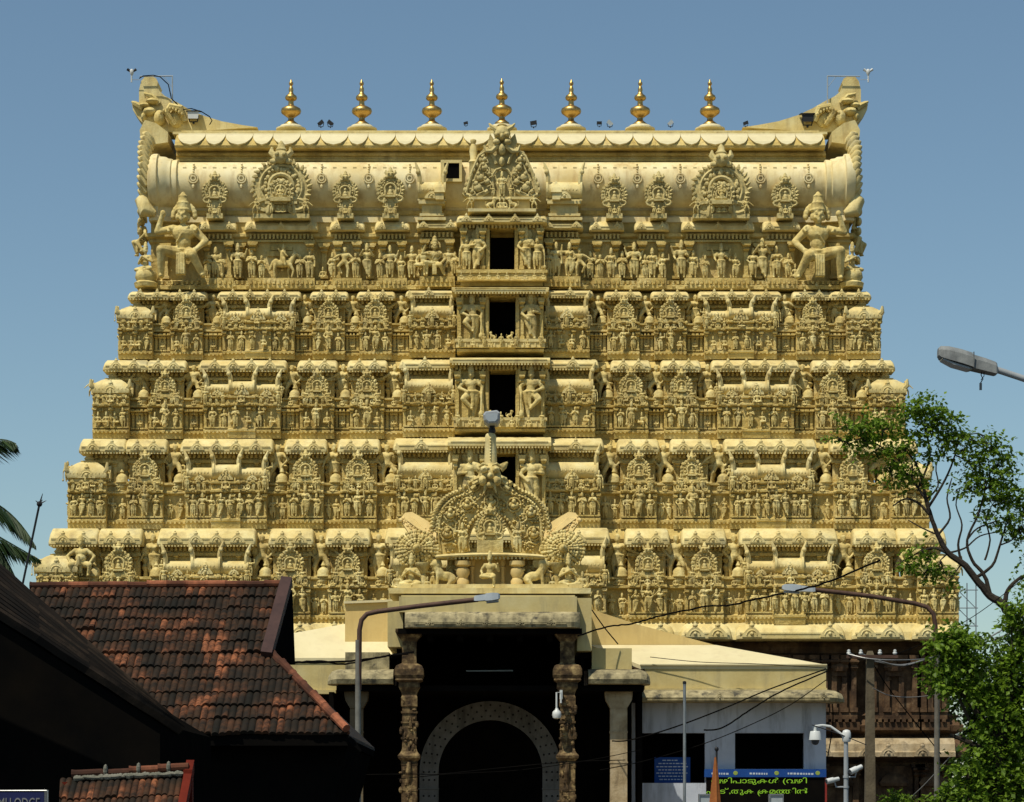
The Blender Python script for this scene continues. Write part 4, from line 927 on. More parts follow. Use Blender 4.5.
        b.rect(f4.X(c), 2.65 - .42, [(f4.k*4, f4.Z(203)), (f4.k*4, f4.Z(197)), (f4.k*5.5, f4.Z(196)), (f4.k*4, f4.Z(191)), (f4.k*1.5, f4.Z(187)), (f4.k*.6, f4.Z(184))])
        b.build('side_shrine', M['trim'], storey)
    b = MB(); b.lathe(fr.X(473.5), 2.45, [(k*r, fr.Z(v)) for r, v in ((4,186),(4,166),(5,165),(3,162),(4,154),(3.4,150),(2,147),(3,145),(3,143),(1,142))], 12); b.build('vault_column', M['trim'], storey, True)
    # hatch window cut into the vault
    b = MB()
    for a, c2, e, f_ in ((441,462,162.5,165.5), (441,462,181,184), (441,444.5,165.5,181), (459.5,462,165.5,181)): b.box(fr.X(a), fr.X(c2), Yw - .62, Yw + .2, fr.Z(f_), fr.Z(e))
    wf = b.build('hatch_window', M['trim'], storey)
    b = MB(); b.box(fr.X(444.5), fr.X(459.5), Yw - .56, Yw - .52, fr.Z(181), fr.Z(165.5)); b.build('hatch_opening', M['dark'], wf)  # black panel paints the hatch's unlit inside
build_top()

# ------------------------------------------------------------------ base eave and dark granite storey below
fr = Fr(-.1, .3); k = fr.k
b = MB(); b.ring(fr.X(46), fr.X(950), -.1, 16, [(.45, fr.Z(640)), (.40, fr.Z(632)), (.25, fr.Z(624)), (-.2, fr.Z(621))]); b.build('base_eave_core', M['trim'], tower)
for sg in (-1, 1):
    for off, h_ in ((440, 27), (379, 26), (292, 54), (208, 25), (151, 25), (90, 26)):
        if sg < 0 and False: continue
        c = 497.5 + sg*off
        kapota(fr, c - h_, c + h_, 622, 640.5, -.3, .75, tower, [c - h_*.45, c + h_*.45] if h_ < 40 else [c - h_*.72, c + h_*.72], 8.4, name='base_cornice', beads=False, rnd_=2.6)
b = MB()
bz = [(.25, 0), (.25, .6), (.10, .7), (.30, 1.1), (.30, 1.5), (0, 1.7), (0, fr.Z(762)), (.10, fr.Z(760)), (.55, fr.Z(757)), (.60, fr.Z(752)), (.42, fr.Z(744)), (.08, fr.Z(737)), (.0, fr.Z(735)), (.30, fr.Z(731)), (.34, fr.Z(725)), (.12, fr.Z(719)), (.18, fr.Z(715)), (.02, fr.Z(713)), (-.1, fr.Z(709)), (-.1, fr.Z(655)), (.05, fr.Z(652)), (.12, fr.Z(646)), (.0, fr.Z(641))]
b.ring(fr.X(44), fr.X(955), .2, 15.6, bz)
base = b.build('granite_storey', M['granite'], tower)
rb = random.Random(3)
for c, h_ in ((895, 24), (840, 17), (935, 12), (790, 30), (150, 30), (100, 22), (700, 25), (640, 25), (260, 40)):
    b = MB(); b.box(fr.X(c - h_), fr.X(c + h_), -.12, .5, fr.Z(713), fr.Z(655)); b.box(fr.X(c - h_ - 3), fr.X(c + h_ + 3), -.36, .4, fr.Z(730), fr.Z(722)); b.box(fr.X(c - h_ - 1), fr.X(c + h_ + 1), -.26, .4, fr.Z(719), fr.Z(713))
    for q in (-.85, -.3, .3, .85):
        pilaster(b, fr, c + q*h_, 655, 712, 5, .02, .13)
    b.box(fr.X(c - 7), fr.X(c + 7), -.30, 0, fr.Z(676), fr.Z(671)); b.lathe(fr.X(c), -.18, [(k*8, fr.Z(671)), (k*9, fr.Z(667)), (k*5, fr.Z(662)), (k*6, fr.Z(659)), (k*1, fr.Z(654))], 10)
    dentils(b, fr, c - h_, c + h_, 718.5, 722, .22, 6, 3.4, .12)
    b.build('granite_bay', M['granite'], base); b = MB(); b.box(fr.X(c - h_*.8), fr.X(c + h_*.8), -.05, .4, fr.Z(812), fr.Z(766)); b.rect(fr.X(c), -.0, [(k*13, fr.Z(786)), (k*15, fr.Z(783)), (k*11, fr.Z(777)), (k*5, fr.Z(773)), (k*4, fr.Z(768))], 1, .5)
    pilaster(b, fr, c - h_, 764, 812, 6, -.2, .2); pilaster(b, fr, c + h_, 764, 812, 6, -.2, .2)
    b.build('granite_niche', M['granite'], base)
for a, c2 in ((48, 330), (640, 742), (746, 954)):
    b = MB()
    b.loft([[(fr.X(px), fr.Y - o, fr.Z(v)) for o, v in ((-.3,757),(.62,757),(.62,752.5),(.55,751),(.50,744),(.32,738.5),(-.3,737))] for px in (a, c2)])
    for px in (75, 115, 155, 195, 235, 275, 315, 660, 700, 730, 780, 823, 866, 887, 921):
        if a < px < c2: little_gable(b, fr, px, 756.5, 7.5, .66)
    b.build('granite_cornice', M['granite_pale'], base)

carv = crowd.build('relief_carving', M['carve'], tower); carv['kind'] = 'stuff'
# ------------------------------------------------------------------ entrance porch before the gate
PY = -12.0
fp = Fr(PY); kp = fp.k
porch = empty('entrance_porch', (fp.X(490), -9, .75), 'dark pillared stone porch under the crested arch at the foot of the temple tower', 'porch')
def bx(b, f, p0, p1, v0, v1, y0, y1): b.box(f.X(p0), f.X(p1), y0, y1, f.Z(v1), f.Z(v0))
b = MB(); bx(b, fp, 399, 577, 596.5, 612, PY, -5); bx(b, fp, 401, 575, 595, 596.4, PY + .05, -5.1); b.build('parapet', M['plaster'], porch)
b = MB(); bx(b, fp, 387, 402.5, 600, 646, PY + .35, -6); b.build('side_parapet', M['plaster'], porch)
b = MB(); bx(b, fp, 577.5, 592, 597, 650, PY + .35, -6); b.build('side_parapet', M['plaster'], porch)
b = MB()
prof = [(.30,628.5),(.42,628),(.44,623),(.38,619),(.26,614.5),(.10,612),(-1.2,612),(-1.2,628.5)]
b.loft([[(fp.X(px), PY - o*s + (1 - s)*.1, fp.Z(v)) for o, v in prof] for px, s in ((405, .5), (408, .85), (412, 1), (571, 1), (575, .85), (580, .5))])
for px in (430, 461, 487, 520, 551): little_gable(b, fp, px, 626.5, 4.0, .46)
bx(b, fp, 416, 566, 624.2, 625.2, PY - .46, PY - .3)
b.build('stone_cornice', M['stained'], porch)
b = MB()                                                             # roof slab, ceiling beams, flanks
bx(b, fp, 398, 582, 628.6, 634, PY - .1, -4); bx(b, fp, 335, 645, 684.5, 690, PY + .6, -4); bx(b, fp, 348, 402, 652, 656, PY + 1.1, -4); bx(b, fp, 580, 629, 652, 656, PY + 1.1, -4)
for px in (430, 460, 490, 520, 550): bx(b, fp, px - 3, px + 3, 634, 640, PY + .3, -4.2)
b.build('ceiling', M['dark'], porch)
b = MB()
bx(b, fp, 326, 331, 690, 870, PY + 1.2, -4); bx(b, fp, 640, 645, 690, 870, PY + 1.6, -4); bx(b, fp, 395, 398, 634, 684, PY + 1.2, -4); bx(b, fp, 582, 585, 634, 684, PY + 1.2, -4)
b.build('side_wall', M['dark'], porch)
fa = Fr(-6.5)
b = MB(); bx(b, fa, 398, 584, 632, 872, -6.3, -6.0); bx(b, fa, 318, 397.8, 688, 872, -6.3, -6.0); bx(b, fa, 584.2, 656, 688, 872, -6.3, -6.0); b.build('back_wall', M['dark'], porch)  # near-black colour carries the porch shade and the dark of the passage
# arch of whitewashed stone
b = MB(); cx, cv, r0, r1 = 490.5, 772, 52, 71
loops = []
for i in range(37):
    a_ = math.pi*i/36
    loops.append([(fa.X(cx + r*math.cos(a_)), y, fa.Z(cv - r*1.0*math.sin(a_))) for r, y in ((r0, -6.45), (r1, -6.45), (r1, -6.29), (r0, -6.29))])
b.loft(loops)
for s in (-1, 1):
    bx(b, fa, cx + s*r0, cx + s*r1, cv + .2, 788, -6.45, -6.29); bx(b, fa, cx + s*(r0 - .5), cx + s*(r1 + 1), 788, 789.4, -6.5, -6.29); bx(b, fa, cx + s*r0, cx + s*r1, 789.6, 860, -6.44, -6.29)
arch = b.build('gate_arch', M['arch'], porch)
b = MB()
for q, n in ((56, 20), (61.5, 21), (67, 22)):
    for i in range(n + 1):
        a_ = math.pi*i/n
        b.ell((fa.X(cx + q*math.cos(a_)), -6.46, fa.Z(cv - q*math.sin(a_))), (fa.k*1.0, .03, fa.k*1.1), 6, 4)
for s in (-1, 1):
    for q in (56, 61.5, 67):
        for v in (780, 796, 806): b.ell((fa.X(cx + s*q), -6.46, fa.Z(v)), (fa.k*1.0, .03, fa.k*1.1), 6, 4)
b.build('stud_pattern', M['black'], arch)
def big_pillar(c, m):
    b = MB(); X = fp.X(c); y = PY + .35; Z = fp.Z; q = kp*.88
    b.rect(X, y, [(q*15.5, Z(628.6)), (q*15.5, Z(632)), (q*14, Z(634.5)), (q*9, Z(640)), (q*8.2, Z(641)), (q*8.0, Z(655)), (q*8.4, Z(663))])
    b.rect(X, y, [(q*8.6, Z(663)), (q*14.5, Z(665.5)), (q*16.4, Z(669)), (q*16.6, Z(675)), (q*15, Z(678.5)), (q*15.5, Z(680)), (q*11.6, Z(682)), (q*12, Z(687)), (q*9, Z(692)), (q*8.2, Z(695))])
    b.rect(X, y, [(q*8.2, Z(695)), (q*9.2, Z(697)), (q*9.2, Z(706)), (q*8, Z(707)), (q*8, Z(748)), (q*8.8, Z(750)), (q*8.8, Z(872))])
    rp = random.Random(c)
    for i in range(70):                                             # worn carving on the shaft
        v = rp.uniform(699, 850); px = c + rp.uniform(-8.5, 8.5)
        b.ell((fp.X(px), y - q*8.2, Z(v)), (q*rp.uniform(1, 2.8), .06, q*rp.uniform(1.2, 5)), 6, 4)
    for v in (712, 722, 738, 764, 790): b.box(X - q*9.3, X + q*9.3, y - q*9.3, y + q*9.3, Z(v + 1), Z(v - 1))
    b.rect(X, y, [(q*9, Z(761)), (q*12.5, Z(758)), (q*13, Z(755.5)), (q*10, Z(752.5)), (q*8.5, Z(750))])
    b.tube([(X, y - q*10, Z(762)), (X - q*1, y - q*11, Z(772)), (X, y - q*9, Z(782))], [q*2.2, q*3.0, q*1.6], 7)
    return b.build('carved_pillar', m, porch)
big_pillar(409, M['pillar']); big_pillar(567.5, M['pillar'])
# side aisles
fq = Fr(PY + .8); yq = PY + .8
b = MB(); bx(b, fq, 592, 632, 648, 669, yq + .1, -6); b.build('aisle_parapet', M['plaster'], porch)
b = MB(); bx(b, fq, 345, 389, 652, 670, yq + .1, -6); b.build('aisle_parapet', M['stained'], porch)
for a_, c2, rnd_ in ((588, 650, 1), (328, 394, -1)):
    prof = [(.05,685),(.55,684.5),(.60,680),(.52,675),(.34,671),(.05,669.5),(-.6,669.5),(-.6,685)]
    st = [(a_, 1), (c2 - 10, 1), (c2 - 4, .85), (c2 - 1, .6), (c2, .3)] if rnd_ > 0 else [(a_, .3), (a_ + 1, .6), (a_ + 4, .85), (a_ + 10, 1), (c2, 1)]
    b = MB(); b.loft([[(fq.X(px), yq - o*s, fq.Z(685 - (685 - v)*s)) for o, v in prof] for px, s in st]); b.build('aisle_cornice', M['stained'], porch)
for c_, w_ in ((619, 8.5), (356, 6.5)):
    b = MB(); X = fq.X(c_); q = fq.k; Z = fq.Z; y = yq + .4
    b.box(X - q*w_, X + q*w_, y - q*w_, y + q*w_, Z(872), Z(708)); b.box(X - q*(w_ + .6), X + q*(w_ + .6), y - q*(w_ + .6), y + q*(w_ + .6), Z(732.5), Z(731)); b.box(X - q*(w_ + .6), X + q*(w_ + .6), y - q*(w_ + .6), y + q*(w_ + .6), Z(763), Z(761.5))
    b.prism_y([(X - q*w_, Z(707.8)), (X + q*w_, Z(707.8)), (X + q*(w_ + 4.5), Z(700)), (X + q*(w_ + 5.5), Z(694)), (X + q*(w_ + 5.5), Z(690.3)), (X - q*(w_ + 5.5), Z(690.3)), (X - q*(w_ + 5.5), Z(694)), (X - q*(w_ + 4.5), Z(700))][::-1], y - .25, y + .25)
    b.build('aisle_pillar', M['granite_pale'] if c_ > 500 else M['concrete'], porch)
b = MB(); f8 = Fr(-9); b.tube([(f8.X(466), -9, f8.Z(671)), (f8.X(513), -9, f8.Z(670.6))], .02, 8)
tl = b.build('tube_light', M['white']); tag(tl, 'thin unlit white tube light under the dark porch ceiling', 'light')

# ---- stucco crest on the porch roof
fc = Fr(-10.8); kc_ = fc.k; yc = -10.8
def S(key, px, v, h, dy=0, mir=False, rot=0, name='crest_statue'): return statue(name, key, fc.X(px), yc + dy, fc.Z(v), h*kc_, porch, mir, rot)
b = MB(); bx(b, fc, 390, 590, 590.5, 596, -11.7, -7); bx(b, fc, 398, 582, 586, 590.4, -11.45, -7); b.build('crest_base', M['trim'], porch)
b = MB(); bx(b, fc, 447, 533, 557, 586, yc + .25, yc + 1.2); bx(b, fc, 405, 447, 566, 586, yc + .5, yc + 1.1); bx(b, fc, 533, 575, 566, 586, yc + .5, yc + 1.1)
for px in (458, 472, 503, 522): b.lathe(fc.X(px), yc + .05, [(kc_*3.4, fc.Z(586)), (kc_*3.4, fc.Z(583)), (kc_*2, fc.Z(582)), (kc_*1.9, fc.Z(570)), (kc_*3, fc.Z(567)), (kc_*2, fc.Z(566)), (kc_*3.4, fc.Z(562)), (kc_*3.4, fc.Z(558.5))], 10)
for px in (463, 517): b.lathe(fc.X(px), yc - .25, [(kc_*6, fc.Z(586)), (kc_*6.5, fc.Z(582)), (kc_*4.5, fc.Z(579)), (kc_*7, fc.Z(574)), (kc_*6.5, fc.Z(570)), (kc_*4, fc.Z(568.5)), (kc_*8, fc.Z(566)), (kc_*8, fc.Z(562))], 12)
b.build('crest_pavilion', M['ochre'], porch, True)
b = MB()
b.loft([[(fc.X(490 + (px - 490)*q), yc - o, fc.Z(v + abs(px - 490)**2/2600*2)) for px in (436, 446, 458, 470, 482, 490, 498, 510, 522, 534, 544)] + [(fc.X(490 + (px - 490)*q), yc + .6, fc.Z(v)) for px in (544, 436)] for v, o, q in ((558.5, .15, .92), (557.5, .50, 1), (556, .52, 1), (553.5, .30, .97), (552.5, -.1, .9))])
dentils(b, Fr(yc), 446, 534, 558, 560.5, .30, 4, 2, .15)
b.build('crest_canopy', M['trim'], porch)
# the horseshoe with its opening
b = MB(); outer, inner = [], []
N_ = 48
for i in range(N_ + 1):
    t = i/N_; a_ = R(-18) + R(216)*t
    ox, ov = 58*math.copysign(abs(math.cos(a_))**.62, math.cos(a_)), 50*math.copysign(abs(math.sin(a_))**.75, math.sin(a_))
    peak = max(0, 1 - abs(a_ - math.pi/2)/.40); ov += 17*peak**1.6
    fl = 1 + .035*math.sin(i*2.6)
    outer.append((490 + ox*fl, 538 - ov*fl))
    ix, iv = 21*math.cos(a_), 27*math.sin(a_); inner.append((490 + ix, 541 - iv))
loops = [[(fc.X(o[0]), yc + .45, fc.Z(o[1])), (fc.X(o[0]), yc + .75, fc.Z(o[1])), (fc.X(i_[0]), yc + .75, fc.Z(i_[1])), (fc.X(i_[0]), yc + .45, fc.Z(i_[1]))] for o, i_ in zip(outer, inner)]
b.loft(loops)
Pc = lambda px, v, o=0: (fc.X(px), yc + .42 - o, fc.Z(v))
rq = random.Random(9)
for i in range(52):
    a_ = R(-16) + R(212)*i/51
    peak = max(0, 1 - abs(a_ - math.pi/2)/.40)
    if peak > .75: continue
    for q, s_ in ((1.02, 2.6), (.93, 1.5)):
        px, v = 490 + 58*q*math.copysign(abs(math.cos(a_))**.62, math.cos(a_)), 538 - (50*math.copysign(abs(math.sin(a_))**.75, math.sin(a_)) + 17*peak**1.6)*q
        d_ = a_ + .7
        b.tube([Pc(px - 1.6*math.cos(d_)*s_*.5, v + 1.6*math.sin(d_)*s_*.5), Pc(px, v, .06), Pc(px + 2.2*math.cos(d_)*s_*.5, v - 2.2*math.sin(d_)*s_*.5, .02)], [kc_*s_*.7, kc_*s_*.8, kc_*s_*.25], 5)
for i in range(26):
    a_ = R(-10) + R(200)*i/25; b.ell(Pc(490 + 25*math.cos(a_), 541 - 31*math.sin(a_), .02), (kc_*1.9, .08, kc_*2.2), 6, 4)
for sx in (-1, 1):
    b.tube([Pc(490 + sx*x, v, .02) for x, v in ((50,550),(52,536),(51,520),(47,506),(38,497),(24,493),(12,487),(7,478),(5,468))], kc_*1.3, 6)
    b.tube([Pc(490 + sx*x, v, .02) for x, v in ((27,548),(31,540),(32,530),(30,518),(24,508),(15,500),(8,494),(3,486))], kc_*.9, 5)
    b.tube([Pc(490 + sx*x, v, .05) for x, v in ((33,522),(37,518),(36,513),(31,513))], kc_*1.2, 5); b.tube([Pc(490 + sx*x, v, .05) for x, v in ((34,544),(39,541),(47,543))], kc_*1.2, 5)
for px, v in ((450,512),(447,532),(467,503),(491,500),(514,503),(531,511),(534,532)):
    b.tube([Pc(px + 7*math.cos(R(30*i)), v - 7*math.sin(R(30*i)), .03) for i in range(13)], kc_*1.0, 5)
    b.ell(Pc(px, v + 2, .06), (kc_*4.6,.16,kc_*3.4)); b.ell(Pc(px, v - 2.5, .12), (kc_*2.4,.12,kc_*2.8)); b.ell(Pc(px, v - 5.5, .08), (kc_*1.4,.08,kc_*2)); b.ell(Pc(px - 3.5, v + .6, .1), (kc_*1.6,.1,kc_*2.6)); b.ell(Pc(px + 3.5, v + .6, .1), (kc_*1.6,.1,kc_*2.6))
for i in range(420):
    a_ = rq.uniform(R(-14), R(194)); q = rq.uniform(.42, 1.0)
    px, v = 490 + 57*q*math.copysign(abs(math.cos(a_))**.7, math.cos(a_)), 539 - 50*q*math.copysign(abs(math.sin(a_))**.8, math.sin(a_))
    if abs(px - 490) < 23 and v > 511: continue
    b.ell(Pc(px, v, .0), (kc_*rq.uniform(.7,1.7), rq.uniform(.05,.12), kc_*rq.uniform(.7,1.9)), 6, 4)
b.build('crest_arch', M['carve'], porch, True)
# lion mask and neck
b = MB()
b.ell(Pc(490,474,.1), (kc_*10,.30,kc_*11), 12, 9)
for sx in (-1, 1):
    b.ell(Pc(490 + sx*5.4,470,.38), (kc_*3.6,.14,kc_*3.4), 9, 7); b.ell(Pc(490 + sx*5.4,469.5,.50), (kc_*1.5,.05,kc_*1.5)); b.tube([Pc(490 + sx*2,466,.4), Pc(490 + sx*6,464.5,.42), Pc(490 + sx*10,467,.3)], kc_*1.2, 6)
    b.ell(Pc(490 + sx*6.5,480,.34), (kc_*4,.16,kc_*5)); b.tube([Pc(490 + sx*9,468,.1), Pc(490 + sx*13,465,.1), Pc(490 + sx*15.5,462,0)], [kc_*4,kc_*3.2,kc_*1.2], 7)
    for j in range(3): b.tube([Pc(490 + sx*(9 + j*2), 476 + j*4, .1), Pc(490 + sx*(14 + j), 478 + j*4, .1), Pc(490 + sx*(17 - j), 482 + j*4, 0)], [kc_*2.6,kc_*2.2,kc_*.5], 6)
    b.cap(Pc(490 + sx*4,484,.36), Pc(490 + sx*5.5,491,.34), kc_*1.6, kc_*.5, 6)
b.ell(Pc(490,476,.48), (kc_*2.4,.12,kc_*3)); b.ell(Pc(490,484,.34), (kc_*4,.12,kc_*3))
b.v = [(fc.X(490) + (x - fc.X(490))*1.10, y, fc.Z(477) + (z - fc.Z(477))*1.08) for x, y, z in b.v]
b.build('crest_mask', M['carve'], porch, True)
b = MB(); b.lathe(fc.X(490.5), yc + .45, [(kc_*6.6, fc.Z(466)), (kc_*6.0, fc.Z(450)), (kc_*5.4, fc.Z(440)), (kc_*5.8, fc.Z(435)), (kc_*4.6, fc.Z(432)), (kc_*2, fc.Z(430.5))], 16)
for i in range(8): b.ell((fc.X(490.5), yc + .45 - kc_*6, fc.Z(437 + i*3)), (kc_*1.0, .05, kc_*1.1), 6, 4)
b.build('crest_neck', M['trim'], porch, True)
# inner shrine, peacock wings, people, lions
b = MB(); nasika(b, Fr(yc), 490, 527, 13, .10, .3, True, 22, True); bx(b, fc, 477, 503, 541, 553, yc - .25, yc + .5); b.build('crest_inner_shrine', M['carve'], porch, True)
for sg in (-1, 1):
    mx = (lambda px: px) if sg < 0 else (lambda px: 980 - px)
    b = MB()
    def sweep(pts, th): 
        q = [(fc.X(mx(px)), fc.Z(v)) for px, v in pts]; q = q if sg > 0 else q[::-1]
        b.prism_y(q, yc + .05, yc + .05 + th)
    sweep([(399,517),(404,510),(411,509),(424,517),(436,525),(436,537),(431,549),(420,543),(408,531)], .9)
    for i in range(6): b.ell((fc.X(mx(400 + i*2)), yc + .05 + .12*i, fc.Z(518 - i*1.7)), (kc_*2.4,.15,kc_*2.6), 6, 4); b.tube([(fc.X(mx(404 + i*1.5)), yc + .02, fc.Z(516 - i*1.2 + i)), (fc.X(mx(418 + i*2)), yc - .01, fc.Z(527 + i*1.0)), (fc.X(mx(430 + i*.5)), yc + .02, fc.Z(532 + i*2.5))], kc_*.8, 5)
    for i in range(60):
        u_, v_ = rq.random(), rq.random(); px = 402 + 30*u_; vv = 514 + 16*u_ + (6 + 14*u_)*v_
        b.ell((fc.X(mx(px)), yc + .05, fc.Z(vv)), (kc_*rq.uniform(.7,1.6), .05, kc_*rq.uniform(.7,1.6)), 6, 4)
    z0_ = fc.Z(551); b.v = [(x, y + (z - z0_)*.55, z) for x, y, z in b.v]
    b.build('crest_wing', M['ochre'], porch)
    b = MB()
    b.ell((fc.X(mx(417)), yc + .35, fc.Z(549)), (kc_*20, .30, kc_*17), 16, 8)
    for q0, q1, n_, o_ in ((.62, 1.08, 30, .0), (.36, .76, 22, .08), (.12, .46, 14, .16)):
        for i in range(n_):
            a_ = 2*math.pi*(i + rq.uniform(-.2,.2))/n_; w_ = kc_*(1.9 if q0 > .3 else 1.5)
            pt = lambda q, o: (fc.X(mx(417 + 20*q*math.cos(a_))), yc + .10 - o, fc.Z(549 - 17*q*math.sin(a_)))
            b.tube([pt(q0, o_), pt((q0 + q1)/2, o_ + .06), pt(q1, o_ - .02)], [w_*.5, w_, w_*.7], 6); b.ell(pt(q1*.97, o_ + .02), (w_*1.1, .06, w_*1.1), 6, 4)
    b.ell((fc.X(mx(417)), yc - .16, fc.Z(549)), (kc_*4.5, .16, kc_*4.5), 10, 6); b.ell((fc.X(mx(417)), yc - .30, fc.Z(548)), (kc_*2.2, .1, kc_*2.8))
    b.lathe(fc.X(mx(424)), yc - .05, [(kc_*3, fc.Z(588)), (kc_*4, fc.Z(578)), (kc_*2.4, fc.Z(574)), (kc_*6, fc.Z(568)), (kc_*9, fc.Z(565)), (kc_*9, fc.Z(563))], 12)
    b.lathe(fc.X(mx(400)), yc + .2, [(kc_*7, fc.Z(590)), (kc_*7, fc.Z(586)), (kc_*4, fc.Z(582)), (kc_*4, fc.Z(572)), (kc_*8, fc.Z(567)), (kc_*9, fc.Z(565))], 12)
    b.build('crest_peacock', M['carve'], porch, True)
    # wing-like brackets join the crest to the wall of the roof
    S('sitpray', mx(412), 589, 42, -.35, sg > 0, sg*.3); S('lion', mx(443), 588, 30, -.30, sg > 0, 0); S('pray', mx(451), 586, 27, .1, sg > 0); S('sway', mx(462), 553, 29, -.1, sg > 0); S('fold', mx(426), 563, 22, .0, sg > 0)
    S('sit', mx(398), 590, 22, -.4, sg > 0); S('club', mx(404), 566, 20, .2, sg > 0, sg*.4); S('sway', mx(433), 590, 24, -.1, sg > 0); S('sit', mx(428), 590, 15, -.5, sg > 0)
S('sitdown', 490, 590, 39, -.45)

fl = empty('floodlight', (fc.X(491), yc + .45, fc.Z(430.5)), 'grey boxy floodlight standing on top of the crest above the porch', 'floodlight')
b = MB(); b.lathe(fc.X(492), yc + .45, [(kc_*3.4, fc.Z(431)), (kc_*3.6, fc.Z(428)), (kc_*2.6, fc.Z(425)), (kc_*3.4, fc.Z(421))], 12); b.build('mount', M['black'], fl)
b = MB(); q = kc_
pr = [(483,414),(485,411),(497,409.5),(500,412),(500,419),(497,423.5),(488,424),(484,420)]
b.loft([[(fc.X(491 + (px - 491)*s), y, fc.Z(417 + (v - 417)*s)) for px, v in pr] for y, s in ((yc + .05, .8), (yc + .12, 1), (yc + .75, 1), (yc + .85, .7))]); b.build('housing', M['grey_paint'], fl)
b = MB(); b.loft([[(fc.X(491 + (px - 491)*s), y, fc.Z(417.5 + (v - 417.5)*s*.8)) for px, v in pr] for y, s in ((yc + .03, .72), (yc + .049, .74))]); b.build('lens', M['lens'], fl)

# ------------------------------------------------------------------ side halls with pale roofs
def poly(b, pts, th=.12):
    """A slab from one planar outline, thickened downwards."""
    n = len(pts); b.add(list(pts) + [Vector(p) - Vector((0,0,th)) for p in pts], [tuple(range(n)), tuple(reversed(range(n, 2*n)))] + [(i, i + n, (i+1) % n + n, (i+1) % n) for i in range(n)])
fo = Fr(-9.0); yo = -9.0; f7 = Fr(-7.0)
off = empty('ticket_office', (fo.X(730), -6, .0), 'pale blue office with two black window openings and a sloping cream roof beside the porch', 'office')
b = MB()
W0, W1 = 632, 826
for p0, p1, v0, v1 in ((W0,638,703,880),(705,735,703,880),(804,W1,703,880),(638,705,703,733),(735,804,703,733),(638,705,783,880),(735,804,769,880)): bx(b, fo, p0, p1, v0, v1, yo, yo + .25)
bx(b, fo, W1 - .3, W1, 703, 880, yo + .26, -1); 
b.build('wall', M['blue_wall'], off)
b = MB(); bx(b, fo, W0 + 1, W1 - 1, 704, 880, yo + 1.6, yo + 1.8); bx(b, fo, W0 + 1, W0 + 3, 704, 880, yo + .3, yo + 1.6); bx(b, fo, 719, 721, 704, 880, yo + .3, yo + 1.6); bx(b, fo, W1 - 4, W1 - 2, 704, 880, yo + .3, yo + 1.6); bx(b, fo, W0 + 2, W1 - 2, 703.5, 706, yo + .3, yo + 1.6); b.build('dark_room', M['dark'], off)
b = MB()
prof = [(.0,703),(1.0,703),(1.04,699),(.94,695.5),(.70,692),(.30,690.2),(-.5,690.2),(-.5,703)]
b.loft([[(fo.X(px), yo - o*s, fo.Z(703 - (703 - v)*s)) for o, v in prof] for px, s in ((640, 1), (826, 1), (834, .92), (840, .7), (843, .35))])
bx(b, fo, 645, 826, 700.8, 701.8, yo - 1.06, yo - .95)
for px in (717, 820): little_gable(b, fo, px, 701, 4, 1.05)
b.build('eave', M['stained'], off)
b = MB(); bx(b, fo, 645, W1, 665.2, 690, yo - .02, yo + .3); bx(b, fo, W1 - 5, W1, 665.3, 690, yo + .31, -2); bx(b, fo, 645, W1 + .8, 688.2, 690.1, yo - .10, yo - .021)
b.build('fascia', M['plaster'], off)
A, B_, C_, D_ = fo.P(640, 665, -.04), fo.P(827, 665, -.04), f7.P(716, 645), f7.P(590, 645)
b = MB(); poly(b, [A, B_, C_, D_]); poly(b, [B_ + Vector((0,.01,0)), B_ + Vector((0,7,.0)), C_ + Vector((0,4,0)), C_ + Vector((.01,.01,0))]); bx(b, fo, 640, W1 + .6, 664.2, 665.4, yo - .10, yo - .03); b.build('roof', M['roofpaint'], off)
b = MB(); b.prism_y([(f7.X(590), f7.Z(645.2)), (f7.X(716), f7.Z(645.2)), (f7.X(640), f7.Z(625)), (f7.X(590), f7.Z(609))], -6.98, -4); b.build('roof_gable', M['ochre'], off)

lh = empty('side_hall', (fo.X(300), -6, .0), 'low side hall with a bright cream sloping roof behind the tiled house', 'hall')
b = MB(); bx(b, fo, 160, 350, 658.2, 690, yo, yo + .4); bx(b, fo, 160, 336, 690.2, 694, yo - .15, yo + .4); b.build('fascia', M['plaster'], lh)
A, B_, C_, D_ = fo.P(154, 658, -.04), fo.P(400, 658, -.04), f7.P(400, 614), f7.P(240, 645)
b = MB(); poly(b, [A, B_, C_, D_]); b.build('roof', M['roofpaint'], lh)
b = MB(); fb = Fr(-8.3); b.prism_y([(fb.X(345), fb.Z(645.5)), (fb.X(396), fb.Z(645.5)), (fb.X(396), fb.Z(602)), (fb.X(345), fb.Z(604))][::-1], -8.3, -6); b.build('parapet_block', M['ochre'], lh)
b = MB(); b.prism_y([(fb.X(344), fb.Z(603.8)), (fb.X(397), fb.Z(601.8)), (fb.X(397), fb.Z(599.5)), (fb.X(344), fb.Z(601.5))][::-1], -8.4, -6); b.build('parapet_coping', M['roofpaint'], lh)
b = MB(); bx(b, fo, 160, 335, 694.2, 880, yo + .3, -2); b.build('wall', M['dark'], lh)  # wall coloured near-black to stand for the shade on it

